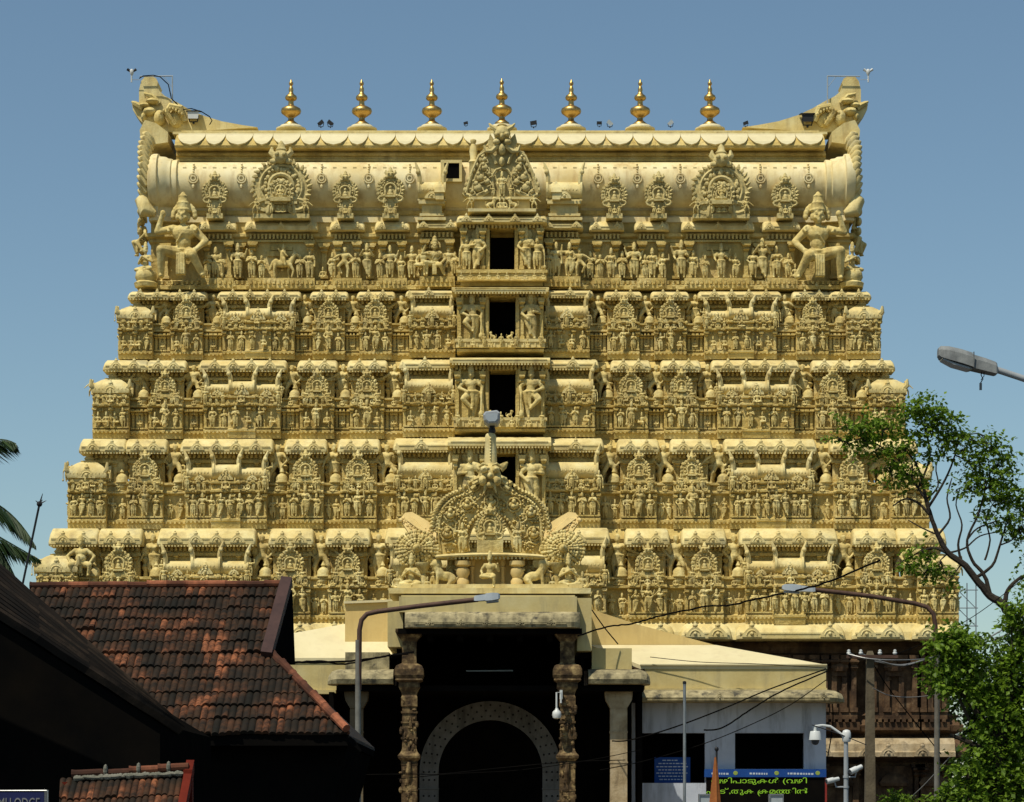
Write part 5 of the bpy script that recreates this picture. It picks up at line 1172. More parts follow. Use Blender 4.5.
# ------------------------------------------------------------------ notices and the moving-letter board on the office
ds = empty('led_display_board', (fo.X(765), yo - .2, fo.Z(800)), 'black display board with glowing green letters under the office window', 'sign')
b = MB(); bx(b, fo, 706, 824, 777.3, 812, yo - .16, yo - .03); b.build('board', M['dark'], ds)
b = MB(); bx(b, fo, 704, 825.5, 769.3, 777.2, yo - .20, yo - .03); hd = b.build('header_strip', M['poster'], ds)
b = MB(); bx(b, fo, 824.1, 826.4, 777.3, 812, yo - .14, yo - .03); b.build('edge', M['red_edge'], ds)
b = MB(); rp = random.Random(4)
for a_, c2 in ((711, 728), (749, 767), (787, 812)):
    px = a_
    while px < c2:
        w_ = rp.uniform(1.2, 2.6); v = 773.6 + (px - a_)*.02; bx(b, fo, px, px + w_, v - .9, v + .9, yo - .206, yo - .199); px += w_ + .9
b.build('faded_print', M['pale_print'], hd)
b = MB()
for c_ in (735, 776, 817): b.loft([[(fo.X(c_ + r_*math.cos(R(30*j))), y, fo.Z(773.2 + r_*.9*math.sin(R(30*j)))) for j in range(12)] for y, r_ in ((yo - .199, 2.4), (yo - .206, 2.2))])
b.build('emblem', M['olive_print'], hd)
def text_mesh(s, size):
    cu = bpy.data.curves.new('t', 'FONT'); cu.body = s; cu.size = size; cu.extrude = .004; cu.resolution_u = 3
    o = bpy.data.objects.new('t', cu); COL.objects.link(o); dg = bpy.context.evaluated_depsgraph_get(); dg.update()
    me = bpy.data.meshes.new_from_object(o.evaluated_get(dg)); vs_ = [tuple(v.co) for v in me.vertices]; fs_ = [tuple(p.vertices) for p in me.polygons]
    bpy.data.objects.remove(o); bpy.data.curves.remove(cu); bpy.data.meshes.remove(me)
    return vs_, fs_
def write(b, chunks, f, px0, px1, vbase, hpx, y):
    """Lay text pieces side by side, stretched to the span they fill; each piece: (text, back-step, shift)."""
    x = 0; parts = []
    for s, back, dz in chunks:
        if s == ' ': x += .3; continue
        v_, f_ = text_mesh(s, 1.0)
        if not v_: continue
        lo = min(p[0] for p in v_); hi = max(p[0] for p in v_); x -= back
        parts.append(([(p[0] - lo + x, p[1] + dz, p[2]) for p in v_], f_)); x += hi - lo + .07
    k_ = (f.X(px1) - f.X(px0))/x; hk = hpx*f.k/.62
    for v_, f_ in parts: b.add([(f.X(px0) + p[0]*k_, y - p[2], f.Z(vbase) + p[1]*hk) for p in v_], f_)
b = MB()
write(b, [('വ',0,0),('ഴ',0,0),('ി',.04,0),('പ',0,0),('ാ',0,0),('ട',0,0),('ു',.12,0),('ക',0,0),('ൾ',0,0),(' ',0,0),('(',0,0),('വ',0,0),('ഴ',0,0),('ി',.04,0)], fo, 711, 807, 783.2, 4.2, yo - .165)
write(b, [('പ',0,0),('ാ',0,0),('ട',0,0),('്',.1,0),(',',0,0),('ത',0,0),('ു',.12,0),('ക',0,0),(' ',0,0),('(',0,-.16),('ക',.16,0),('മ',0,0),('ത',0,0),('ത',.34,0),('ി',.04,0),('ൽ',0,0)], fo, 706, 808, 793.6, 4.2, yo - .165)
b.build('letters', M['led'], ds)
po = empty('blue_notice', (fo.X(672), yo + .3, fo.Z(783)), 'blue notice with pale lines of print inside the office window', 'poster')
b = MB(); bx(b, fo, 655, 691, 757, 782.8, yo + .30, yo + .33); b.build('sheet', M['poster'], po)
b = MB()
for i, (a_, c2) in enumerate(((663,679),(659,687),(657,689),(659,684),(657,688),(659,687),(660,684))):
    px = a_
    while px < c2: w_ = rp.uniform(1.5, 4); bx(b, fo, px, min(px + w_, c2), 759.6 + i*3.2, 760.6 + i*3.2, yo + .294, yo + .301); px += w_ + 1
b.build('lettering', M['pale_print'], po)
for px, lb in ((706, 'small glass case below the orange flag in front of the office'), (776.5, 'small glass case below the middle of the display board')):
    fg = Fr(-20); g_ = empty('glass_case', (fg.X(px), -20, 0), lb, 'glass case')
    b = MB(); bx(b, fg, px - 6, px + 6, 795.5, 850, -20, -19.7); b.build('pane', M['lens'], g_)
    b = MB(); bx(b, fg, px - 7, px + 7, 794, 795.4, -20.03, -19.67); bx(b, fg, px - 7, px - 6.1, 795.5, 870, -20.03, -19.67); bx(b, fg, px + 6.1, px + 7, 795.5, 870, -20.03, -19.67); bx(b, fg, px - 6, px + 6, 850.2, 869, -20.0, -19.7); b.build('frame', M['steel'], g_)
# ------------------------------------------------------------------ tiled houses in front
class TB:
    """Mesh with a UV per face corner, for tiles."""
    def __init__(s): s.v = []; s.f = []; s.uv = []
    def grid(s, rows, uvs):
        n = len(rows[0]); o = len(s.v)
        for r in rows: s.v.extend([tuple(p) for p in r])
        for i in range(len(rows) - 1):
            for j in range(n - 1):
                s.f.append((o + i*n + j, o + (i+1)*n + j, o + (i+1)*n + j + 1, o + i*n + j + 1)); s.uv.append(uvs(i, j))
    def const(s, mb, uv):
        o = len(s.v); s.v.extend(mb.v)
        for f in mb.f: s.f.append(tuple(i + o for i in f)); s.uv.append(uv)
    def build(s, name, m, parent=None):
        me = bpy.data.meshes.new(name); me.from_pydata(s.v, [], s.f); me.update()
        l = me.uv_layers.new(name='UVMap')
        for p, uv in zip(me.polygons, s.uv):
            for li in p.loop_indices: l.data[li].uv = uv
        me.materials.append(m); o = bpy.data.objects.new(name, me); COL.objects.link(o)
        if parent is not None: o.parent = parent; o.matrix_parent_inverse = Matrix.Translation(-parent.location)
        return o
rt_ = random.Random(21)
def tile_roof(name, m, parent, TL, TR, BL, BR, nrows, rib, lift=.035, amp=.016, cut=None):
    """Courses of ribbed clay tiles over the quad TL TR BL BR (top edge, bottom edge)."""
    t = TB(); TL, TR, BL, BR = map(Vector, (TL, TR, BL, BR))
    u0 = (TR - TL).normalized(); nrm = u0.cross((BL - TL)).normalized()
    if nrm.z < 0: nrm = -nrm
    for r in range(nrows):
        ta, tb = r/nrows, (r + 1.06)/nrows
        La, Ra = TL.lerp(BL, ta), TR.lerp(BR, ta); Lb, Rb = TL.lerp(BL, tb), TR.lerp(BR, tb)
        xa0, xa1 = (La - TL).dot(u0), (Ra - TL).dot(u0); xb0, xb1 = (Lb - TL).dot(u0), (Rb - TL).dot(u0)
        dn = (BL - TL) - u0*(BL - TL).dot(u0)
        x = max(min(xa0, xb0), -1e9); n0 = math.floor(min(xa0, xb0)/rib); n1 = math.ceil(max(xa1, xb1)/rib)
        top, mid, bot, lip = [], [], [], []; jit = {}
        sub = 6
        for i in range(n0*sub, n1*sub + 1):
            xx = i*rib/sub; ph = (i % sub)/sub; k_ = i//(2*sub)
            if k_ not in jit: jit[k_] = rt_.uniform(-.018, .018) + (.03 if rt_.random() < .04 else 0), rt_.gauss(0, .045)
            h = amp*(abs(math.sin(math.pi*ph))**.7)*2 - amp
            xA = min(max(xx, xa0), xa1); xB = min(max(xx, xb0), xb1)
            a = TL + u0*xA + dn*ta; b_ = TL + u0*xB + dn*(tb + jit[k_][1]/nrows)
            top.append(a + nrm*(h + .002)); bot.append(b_ + nrm*(h + lift + jit[k_][0])); lip.append(b_ + nrm*(h*.3 - .01))
        t.grid([top, bot, lip], lambda i, j: ((j + n0*sub)//sub + .5, r + .5))
    return t.build(name, m, parent)
def ridge_run(name, m, parent, a, b_, n, r):
    t = TB(); a, b_ = Vector(a), Vector(b_)
    for i in range(n):
        p, q = a.lerp(b_, i/n), a.lerp(b_, (i + 1.06)/n); mb = MB()
        jz = Vector((0, 0, rt_.uniform(-.012, .012)))
        mb.tube([p + jz, p.lerp(q, .12) + jz, q + jz], [r*1.12, r*.95, r*.92], 10); t.const(mb, (i + rt_.random()*.9, 5.5))
    return t.build(name, m, parent)

YR, YE = -48.0, -51.4
fr_, fe_ = Fr(YR), Fr(YE)
h2 = empty('tiled_house', (fe_.X(200), -47, 0), 'low house with a weathered red clay tile roof and dark gable board', 'house')
brk = .47; YB = YR + (YE - YR)*brk; zr, ze = fr_.Z(587), fe_.Z(733); zb = zr + (ze - zr)*brk; fb_ = Fr(YB)
xl0, xl1 = fr_.X(30), fe_.X(40)
tile_roof('roof', M['tile'], h2, (xl0, YR, zr), (fr_.X(282), YR, zr), (xl0 + (xl1-xl0)*brk, YB, zb), (fb_.X(266), YB, zb), 6, .098)
tile_roof('roof', M['tile'], h2, (xl0 + (xl1-xl0)*brk, YB - .01, zb - .02), (fb_.X(270), YB - .01, zb - .02), (xl1, YE, ze), (fe_.X(349), YE, ze), 6, .102)
ridge_run('ridge', M['ridge_tile'], h2, (xl0, YR, zr + .02), (fr_.X(284), YR, zr + .05), 13, .062)
ridge_run('hip', M['ridge_tile'], h2, fb_.P(272, 657) + Vector((0,-.02,.06)), fe_.P(346, 732) + Vector((0,-.05,.06)), 7, .066)
b = MB()                                                              # gable boards, gable, underside
P0, P1 = Vector((fr_.X(284), YR, zr)), Vector((fb_.X(266), YB, zb))
for q, m in ((0, 'board'),):
    d_ = (P1 - P0)
    w_ = Vector((.17, -.03, -.02)); nn = Vector((0, -.07, .07))
    a0, a1 = P0 + Vector((.02, 0, .09)) + nn, P1 + d_*.06 + nn
    b.loft([[p - w_*.35, p + w_*.65, p + w_*.65 - nn*1.6, p - w_*.35 - nn*1.6] for p in (a0, a1)])
b.build('gable_board', M['board'], h2)
b = MB(); G0, G1 = P0 + Vector((.02, .08, .0)), P1 + Vector((.06, .06, -.02)); Gb = Vector((G1.x + .02, YR + (YR - YB), zb))
b.add([G0, G1, Gb, G0 + Vector((.10, .05, -.04)), G1 + Vector((.10, .03, .0)), Gb + Vector((.10, 0, 0))], [(0,1,2), (3,5,4), (0,3,4,1), (1,4,5,2), (2,5,3,0)])
b.build('gable', M['dark'], h2)
b = MB()
hipR = [Vector((fb_.X(272), YB, zb - .05)), Vector((fe_.X(349), YE, ze - .03)), Vector((fe_.X(349), -44.2, ze - .03)), Vector((fb_.X(272), -46.2, zb - .05))]
poly(b, hipR, .05); b.build('hip_slope', M['wood'], h2)
b = MB(); poly(b, [Vector((xl0, YR + .02, zr - .02)), Vector((fr_.X(282), YR + .02, zr - .02)), Vector((fr_.X(268), -44.2, ze)), Vector((xl1, -44.2, ze))], .05); b.build('back_slope', M['tile_dark'], h2)
b = MB()
b.box(xl1, fe_.X(345), YE + .06, -44.3, ze - .16, ze - .07); b.build('soffit', M['wood'], h2)
b = MB(); b.box(xl1, fe_.X(348), YE + .02, YE + .06, ze - .18, ze - .03); b.box(fe_.X(346), fe_.X(348.5), YE + .065, -44.3, ze - .18, ze - .04)
b.tube([(fe_.X(340), YE + .1, ze - .05), (fe_.X(352), YE + .1, ze - .16), (fe_.X(360), YE + .1, ze - .27)], [.10, .08, .03], 6); b.build('eaves_board', M['dark'], h2)
b = MB(); b.prism_y([(xl1, 0), (fe_.X(330), 0), (fe_.X(333), ze - .9), (fe_.X(346), ze - .17), (xl1, ze - .17)], YE + .5, -44.6); b.build('wall', M['dark'], h2)  # shade below the eave put into a near-black wall colour
b = MB(); f_ = Fr(-42.0)
for i in range(8): b.box(f_.X(327 + i*1.9), f_.X(328.4 + i*1.9), -42, -41.96, 0, f_.Z(776 + 2*(7 - i)) )
b.box(f_.X(326), f_.X(343), -41.95, -41.9, 0, f_.Z(800))
sh = b.build('slatted_shutter', M['shutter']); tag(sh, 'pale blue slatted shutter standing behind the corner of the tiled house', 'shutter')

# nearer house: its roof slope is seen almost along the surface
E = Fr(-63).P(179, 732); A_ = Fr(-64.5).P(0, 619); B0 = Fr(-63.4).P(0, 573)
h1 = empty('dark_house', (A_.x, -61, 0), 'near house in deep shade with a dark ribbed roof falling towards the tiled house', 'house')
Ax, Bx = E + (A_ - E)*1.9, E + (B0 - E)*1.9
t = TB(); N_ = 11
nrm = (Ax - E).cross(Bx - E).normalized(); nrm = nrm if nrm.z > 0 else -nrm
for i in range(N_):
    rows = []
    for q in (0, .25, .55, .8, 1.0):
        s_ = (i + q)/N_; ext = E + (Bx - Ax)*.04*(s_ - .5); h = .075*max(0, math.sin(math.pi*q))**.5 + .016*q
        rows.append([ext.lerp(Ax.lerp(Bx, s_), u/14) + nrm*(h + .004*math.sin(u*2.3 + i)) for u in range(15)])
    t.grid(rows, lambda a, c: (c//2 + .5 + i*3, i + .5))
    t.grid([rows[-1], [p - nrm*.03 for p in rows[-1]]], lambda a, c: (c//2 + .5 + i*3, i + .5))
t.build('roof', M['tile_dark'], h1)
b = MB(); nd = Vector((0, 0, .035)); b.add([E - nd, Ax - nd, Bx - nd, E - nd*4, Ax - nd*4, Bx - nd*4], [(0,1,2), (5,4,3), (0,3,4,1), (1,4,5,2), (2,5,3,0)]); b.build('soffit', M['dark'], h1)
b = MB(); fw = Fr(-62.6); b.prism_y([(fw.X(-150), 0), (fw.X(160), 0), (fw.X(160), fw.Z(724)), (fw.X(0), fw.Z(628)), (fw.X(-150), fw.Z(534))], -62.6, -58); b.build('wall', M['dark'], h1)  # facing wall's deep shade is its near-black colour
b = MB(); b.tube([E + Vector((.03,0,.01)), E.lerp(Bx, 1.0) + nrm*.02], .035, 6); b.build('verge', M['tile_dark'], h1)

# little tiled roof at the bottom
f3_ = Fr(-66.0); f3e = Fr(-66.9)
h3 = empty('gate_roof', (f3_.X(130), -66, 0), 'small tiled lean-to roof with a red end board in front of the dark house', 'roof')
zr3 = f3_.Z(772); ze3 = zr3 - .62
tile_roof('roof_tiles', M['tile'], h3, (f3_.X(60), -66, zr3 - .06), (f3_.X(184), -66, zr3 - .02), (f3e.X(58), -66.9, ze3), (f3e.X(186), -66.9, ze3), 3, .055, .02, .009)
ridge_run('ridge', M['ridge_tile'], h3, (f3_.X(72), -66, zr3 - .02), (f3_.X(187), -66, zr3 + .035), 4, .042)
b = MB(); rm = random.Random(8)
for i in range(40): b.ell((f3_.X(78 + 106*i/39), -66.06, zr3 - .055 + .04*i/39 + rm.uniform(-.005,.005)), (.035, .035, rm.uniform(.016, .03)), 6, 4)
for px in (106, 139, 169): b.ell((f3_.X(px), -66.02, zr3 + .0 + .05*(px-72)/115), (.022, .05, .055), 7, 5)
b.build('mortar', M['mortar'], h3)
b = MB(); X = f3_.X(189); b.loft([[(X - .035, y, z - .05), (X + .035, y, z - .05), (X + .035, y, z + .07), (X - .035, y, z + .07)] for y, z in ((-65.9, zr3 + .04), (-66.98, ze3 - .02))]); b.box(X - .04, X + .04, -66.1, -66.0, 0, zr3 + .02); b.box(f3_.X(64), f3_.X(69), -66.1, -66.0, 0, zr3 - .09); b.build('red_end_board', M['red'], h3)
b = MB(); b.box(f3_.X(66), f3_.X(185), -65.98, -65.9, 0, zr3 - .12); b.build('back_wall', M['wood'], h3)

# lodging-house sign
fs = Fr(-68.5)
sg_ = empty('lodge_sign', (fs.X(0), -68.5, 0), 'navy blue board with white capital letters and a metal frame by the small tiled roof', 'sign')
b = MB(); b.box(fs.X(-70), fs.X(44), -68.5, -68.47, fs.Z(840), fs.Z(792)); b.build('board', M['blue_sign'], sg_)
b = MB(); b.tube([(fs.X(-70), -68.5, fs.Z(791)), (fs.X(47.5), -68.5, fs.Z(790.6))], .006, 6); b.tube([(fs.X(47.5), -68.5, fs.Z(790)), (fs.X(47.8), -68.5, 0)], .008, 6); b.tube([(fs.X(45.2), -68.5, fs.Z(790)), (fs.X(45.2), -68.5, fs.Z(842))], .004, 6); b.tube([(fs.X(-70), -68.5, fs.Z(790)), (fs.X(-70), -68.5, 0)], .008, 6); b.build('frame', M['steel'], sg_)
b = MB(); write(b, [('MI',0,0),(' ',0,0),('LODGE',0,0)], fs, -1.5, 40.5, 808.5, 9.6, -68.503); b.build('letters', M['letter'], sg_)

# ------------------------------------------------------------------ street lamps, poles, cameras
def lamp_head(b, P, L, W, H):
    """Long flat lantern: P maps (along 0..1, across, up) to space."""
    st = [(0,.45,.45),(.06,.8,.8),(.3,1,1),(.55,.98,.95),(.57,.86,.8),(.92,.78,.72),(1,.6,.55)]
    b.loft([[P(t, -w_, -h*.45), P(t, w_, -h*.45), P(t, w_*.8, h*.55), P(t, -w_*.8, h*.55)] for t, w_, h in st])
def street_lamp(label, Y, pole, top, pts, head, m_pole, m_arm, flip):
    f = Fr(Y); base = Vector((f.X(pole), Y, 0))
    o = empty('street_lamp', base, label, 'street lamp', 'street lamps on poles')
    b = MB(); zt = f.Z(top); b.tube([base, (base.x, Y, 1.2), (base.x, Y, zt)], [.10, .075, .06], 10); b.build('pole', m_pole, o, True)
    b = MB(); b.tube([(f.X(px), Y, f.Z(v)) for px, v in pts], .055, 8); b.build('arm', m_arm, o, True)
    h0, h1_ = f.P(*head[0]), f.P(*head[1]); d_ = h1_ - h0; up = Vector((0,0,1)); L = d_.length
    Pm = lambda t, w_, h: h0 + d_*t + Vector((0, w_*.15, 0)) + up*h*.17
    b = MB(); lamp_head(b, Pm, L, .15, .17); b.build('lantern', M['lens'], o)
    b = MB(); b.loft([[Pm(t, -w_, -.50), Pm(t, w_, -.50), Pm(t, w_*.7, -.72), Pm(t, -w_*.7, -.72)] for t, w_ in ((.05,.5),(.1,.75),(.45,.8),(.52,.5))]); b.build('glass', M['lens'], o)
    return o
street_lamp('street lamp on a rusty bent arm reaching in front of the porch', -30, 358, 640, [(359,690),(359.5,630),(361.5,620),(367,614),(378,611.5),(420,606),(478,599.5)], ((500,596.5),(474,599)), M['post'], M['rust'], 1)
street_lamp('street lamp on a rusty bent arm half hidden by the leafy tree', -25, 937, 655, [(937,700),(935.5,626),(933.5,614),(927,607),(915,603.5),(870,596),(812,589.5)], ((782,587.5),(815,590)), M['post'], M['rust'], -1)
# near lamp that enters from the right
f = Fr(-65)
nl = empty('street_lamp', (f.X(1120), -65, 0), 'large dusty grey lamp lantern close by against the open sky', 'street lamp', 'street lamps on poles')
b = MB(); b.tube([(f.X(1120), -65, 0), (f.X(1120), -65, f.Z(440)), (f.X(1112), -65, f.Z(416)), (f.X(1090), -65, f.Z(404)), (f.X(1040), -65, f.Z(384)), (f.X(990), -65, f.Z(367.5))], [.06,.05,.038,.032,.030,.030], 10); b.build('pole', M['grey_paint'], nl, True)
def sec(px, v0, v1, w_): return [(f.X(px), -65 - w_, f.Z(v1)), (f.X(px), -65 + w_, f.Z(v1)), (f.X(px), -65 + w_*.9, f.Z(v0 + (v1-v0)*.35)), (f.X(px), -65 + w_*.5, f.Z(v0)), (f.X(px), -65 - w_*.5, f.Z(v0)), (f.X(px), -65 - w_*.9, f.Z(v0 + (v1-v0)*.35))]
b = MB(); b.loft([sec(938,348.5,356,.06), sec(940,346.8,358.5,.09), sec(948,347.2,361.5,.11), sec(960,350,365,.12), sec(971.5,353.6,368.8,.12)]); b.loft([sec(971.6,355,369.4,.10), sec(985,359,372.6,.095), sec(995,362.6,374.8,.085), sec(996.5,364,374.6,.07)])
b.tube([(f.X(971.6), -65.12, f.Z(354)), (f.X(971.6), -65.12, f.Z(369))], .006, 5); b.build('lantern', M['lamp_grey'], nl)
b = MB(); b.loft([sec(941,357.6,360.5,.08), sec(952,362.6,366,.10), sec(968,367.3,370.5,.10), sec(971,368.6,370.2,.08)]); b.build('glass', M['lens'], nl)
b = MB(); b.tube([f.P(982,371), f.P(981,375), f.P(983,379), f.P(980.5,383)], .005, 5); b.tube([f.P(984,371), f.P(984,376), f.P(981,380)], .004, 5); b.build('loose_wire', M['cable'], nl)
b = MB(); b.box(f.X(979.5), f.X(981.8), -65.01, -64.99, f.Z(390), f.Z(383)); b.build('hanging_tag', M['lamp_grey'], nl)

f = Fr(-22)
ep = empty('electric_pole', (f.X(870), -22, 0), 'square concrete electricity pole with a crossarm before the granite base', 'pole')
b = MB(); b.loft([[(f.X(870) - w_, -22 - w_, z), (f.X(870) + w_, -22 - w_, z), (f.X(870) + w_, -22 + w_, z), (f.X(870) - w_, -22 + w_, z)] for w_, z in ((.15, 0), (.09, f.Z(655)), (.06, f.Z(651)))]); b.build('pole', M['concrete'], ep)
b = MB(); b.box(f.X(846), f.X(897), -22.2, -22.12, f.Z(658.5), f.Z(655.5)); b.build('crossarm', M['rust'], ep)
for px in (848, 860, 879, 894):
    b = MB(); b.lathe(f.X(px), -22.16, [(.02, f.Z(655.4)), (.05, f.Z(654.5)), (.055, f.Z(653)), (.035, f.Z(652)), (.045, f.Z(651)), (.02, f.Z(650))], 10); b.build('insulator', M['white'], ep, True)
def small_pole(name, label, cat, Y, px, top, r, m):
    f = Fr(Y); o = empty(name, (f.X(px), Y, 0), label, cat)
    b = MB(); b.tube([(f.X(px), Y, 0), (f.X(px), Y, f.Z(top))], r, 8); b.build('pole', m, o, True); return o, f
o, f = small_pole('steel_pole', 'thin grey steel pole in front of the left office window', 'pole', -18, 684.5, 683, .04, M['steel'])
b = MB(); b.lathe(f.X(684.5), -18, [(.05, f.Z(684)), (.05, f.Z(681.5)), (.02, f.Z(681))], 8); b.build('cap', M['black'], o)
f = Fr(-34); o = empty('furled_flag', (f.X(716), -34, 0), 'furled orange flag on a short pole before the display board', 'flag')
b = MB(); b.tube([(f.X(716), -34, 0), (f.X(716.6), -34, f.Z(750))], .022, 7); b.ell((f.X(716.6), -34, f.Z(749)), (.045,.045,.05)); b.build('pole', M['black'], o)
b = MB()
for i in range(1): b.loft([[(f.X(715.6 + (v - 762)*-.01) + r_*math.cos(2*math.pi*j/14)*(1 + .18*(j % 2)), -34 + r_*math.sin(2*math.pi*j/14)*(1 + .18*(j % 2)), f.Z(v)) for j in range(14)] for r_, v in ((.02,757),(.035,765),(.06,778),(.085,792),(.11,806),(.13,825),(.10,832))])
b.build('cloth', M['saffron'], o)
# camera pole and its cameras
f = Fr(-36); Yc = -36; k = f.k
cp = empty('camera_pole', (f.X(845.5), Yc, 0), 'grey steel pole with a white box on top carrying the street cameras', 'pole')
b = MB(); b.tube([(f.X(846), Yc, 0), (f.X(846), Yc, f.Z(740))], [.052,.045], 10); b.tube([(f.X(846), Yc, f.Z(778)), (f.X(846), Yc, f.Z(775.5))], .06, 10); b.tube([(f.X(846), Yc, f.Z(788)), (f.X(846), Yc, f.Z(786))], .06, 10); b.build('pole', M['grey_paint'], cp, True)
b = MB(); b.lathe(f.X(846.5), Yc, [(k*3.6, f.Z(742)), (k*4.4, f.Z(740)), (k*4.4, f.Z(733)), (k*3.4, f.Z(730.5)), (k*1, f.Z(729.6))], 14); b.build('junction_box', M['white'], cp, True)
b = MB(); b.tube([f.P(846,738,-.04), f.P(838,732,-.04), f.P(830,726.5,-.04), f.P(822,725.4,-.04), f.P(814.5,726.5,-.04)], k*1.3, 7); b.build('curved_arm', M['white'], cp, True)
b = MB(); b.tube([f.P(811.5,725,-.07), f.P(840,734.5,-.07), f.P(866,745,-.07)], k*.5, 5); b.build('tie_bar', M['black'], cp)
b = MB(); X = f.X(815); dm = None
b.lathe(X, Yc - .04, [(k*6.3, f.Z(740)), (k*6.1, f.Z(739)), (k*5.2, f.Z(732)), (k*4.6, f.Z(731.2)), (k*1.6, f.Z(731)), (k*1.6, f.Z(727))], 18)
dc = empty('dome_camera', (X, Yc - .04, f.Z(735)), 'white dome camera hanging from the curved arm of the camera pole', 'camera', 'security cameras'); b.build('housing', M['white'], dc, True)
b = MB(); b.lathe(X, Yc - .04, [(k*.8, f.Z(745)), (k*2.6, f.Z(744.4)), (k*3.6, f.Z(742.8)), (k*4, f.Z(740.2))], 16); b.build('dome', M['glass'], dc, True)
def bullet(label, a, c2, r, stay):
    o = empty('bullet_camera', f.P(*a), label, 'camera', 'security cameras')
    p, q = f.P(a[0], a[1], -.12), f.P(c2[0], c2[1], -.02); b = MB(); b.tube([p, p.lerp(q,.03), p.lerp(q,.55), p.lerp(q,.57), q], [k*r, k*r*1.05, k*r*1.05, k*r*.8, k*r*.75], 12); b.build('housing', M['white'], o, True)
    b = MB(); d_ = (p - q).normalized(); b.tube([p + d_*.004, p + d_*.012], k*r*.75, 12); b.build('lens', M['glass'], o)
    b = MB(); b.tube([p.lerp(q,.6), f.P(stay[0], stay[1], -.02), f.P(845, stay[1], 0)], k*.9, 6); b.build('bracket', M['grey_paint'], o)
bullet('upper bullet camera on the camera pole, pointing down past the concrete pole', (849.5,772), (861.5,766.5), 3.1, (855,777))
bullet('lower bullet camera on the camera pole, beside the end of the display board', (826,781.5), (838.5,778.8), 2.7, (836,787))
f = Fr(PY - .25); o = empty('dome_camera', f.P(558, 702), 'white ball camera hanging from a bracket on the carved porch pillar', 'camera', 'security cameras')
b = MB(); b.tube([f.P(561,703), f.P(561,692.5), f.P(556.6,692.5), f.P(556.6,710)], .028, 7); b.box(f.X(559.8), f.X(562.5), f.Y, f.Y + .4, f.Z(699), f.Z(690)); b.build('bracket', M['white'], o, True)
b = MB(); b.lathe(f.X(556.8), f.Y, [(.03, f.Z(719)), (.11, f.Z(718)), (.135, f.Z(715)), (.12, f.Z(711.8)), (.05, f.Z(709.5)), (.04, f.Z(708))], 14); b.build('housing', M['white'], o, True)

# brackets, cameras and floodlights on the tower's ridge
fy = Fr(5.0, .4); k = fy.k; yy = 4.3
def pole_cam(label, sgn, px_, label_b):
    mx = (lambda px: px) if sgn < 0 else (lambda px: 1000 - px)
    P = lambda px, v: (fy.X(mx(px)), yy, fy.Z(v))
    o = empty('pipe_bracket', P(173, 104), label_b, 'bracket', 'pipe brackets on the ridge')
    b = MB(); b.tube([P(173.5,106), P(173.5,78.5)], k*.7, 6); b.tube([P(174,78.3), P(141,78.8)], k*.6, 6); b.tube([P(173.5,90), P(165,79)], k*.25, 5); b.tube([P(141,82), P(131.5,82)], k*.3, 5); b.build('pipe', M['lens'], o)
    c_ = empty('ridge_camera', P(132.5, 80), label, 'camera', 'cameras above the ridge horns')
    b = MB(); b.tube([P(132.8,84.5), P(132.8,76)], k*.8, 7); b.lathe(fy.X(mx(133)), yy, [(k*.8, fy.Z(78)), (k*2, fy.Z(75.5)), (k*2.2, fy.Z(72.8)), (k*1, fy.Z(71.5))], 10); b.build('mount', M['white'], c_, True)
    for dx in (-3.2, 3.2):
        b = MB(); b.tube([P(133 + dx*.5, 73.6), P(133 + dx*1.4, 71.6)], [k*1.1, k*1.4], 8); b.build('camera_head', M['black'] if sgn < 0 else M['white'], c_)
pole_cam('dark twin-headed camera at the tip of the pipe bracket with the slack cable', -1, 0, 'pipe bracket with a slack black cable on the ridge horn')
pole_cam('twin-headed white camera on the pipe bracket beside the horn above the leafy tree', 1, 0, 'pipe bracket without a cable on the ridge horn')
b = MB(); P = lambda px, v: (fy.X(px), yy - .15, fy.Z(v)); b.tube([P(141,82), P(145,79.5), P(155,78.8), P(162,80.5), P(170,88), P(172,97), P(173,102), P(178,107), P(184,113), P(193,112), P(203,115), P(211,120), P(213.5,124), P(211,128)], k*.55, 5)
tag(b.build('slack_cable', M['cable']), 'slack black cable looping from the pipe bracket over the ridge horn', 'cable')
def ridge_flood(label, px, v, s, m, rot, visor=False):
    o = empty('ridge_floodlight', (fy.X(px), yy, fy.Z(v + 5*s)), label, 'floodlight', 'floodlights along the ridge')
    b = MB(); X = fy.X(px); Z = fy.Z(v); q = k*s
    c_, s_ = math.cos(rot), math.sin(rot)
    rr_ = lambda x, z: (X + (x*c_ - z*s_)*q, Z + (x*s_ + z*c_)*q)
    b.loft([[(p[0], y, p[1]) for p in [rr_(x*w_, z*w_) for x, z in ((-3,-2.2),(3,-2.2),(3.4,2),(-3.4,2))]] for y, w_ in ((yy - q*2.6, 1.1), (yy - q*2.4, 1.1), (yy, .75), (yy + q*1.5, .5))]); b.build('housing', m, o)
    b = MB(); b.tube([(X - q*3.4, yy, Z), (X - q*2.5, yy, Z - q*4), (X + q*2.5, yy, Z - q*4), (X + q*3.4, yy, Z)], q*.5, 5); b.tube([(X, yy, Z - q*3.8), (X, yy, Z - q*5.4)], q*.8, 6); b.build('yoke', M['black'], o)
    if visor:
        b = MB(); b.loft([[(X + sx*q*4.4, yy - q*3.4, Z + q*2.4), (X + sx*q*5.2, yy + q*2, Z + q*2.8), (X + sx*q*5.2, yy + q*2, Z + q*3.2), (X + sx*q*4.4, yy - q*3.4, Z + q*2.8)] for sx in (-1, 1)]); b.build('visor', M['black'], o)
ridge_flood('white floodlight box under a dark visor on the horn with the slack cable', 194.5, 118, 1.5, M['white'], 0, True)
ridge_flood('dark floodlight box under a visor on the horn without a cable', 806.5, 121, 1.6, M['black'], 0, True)
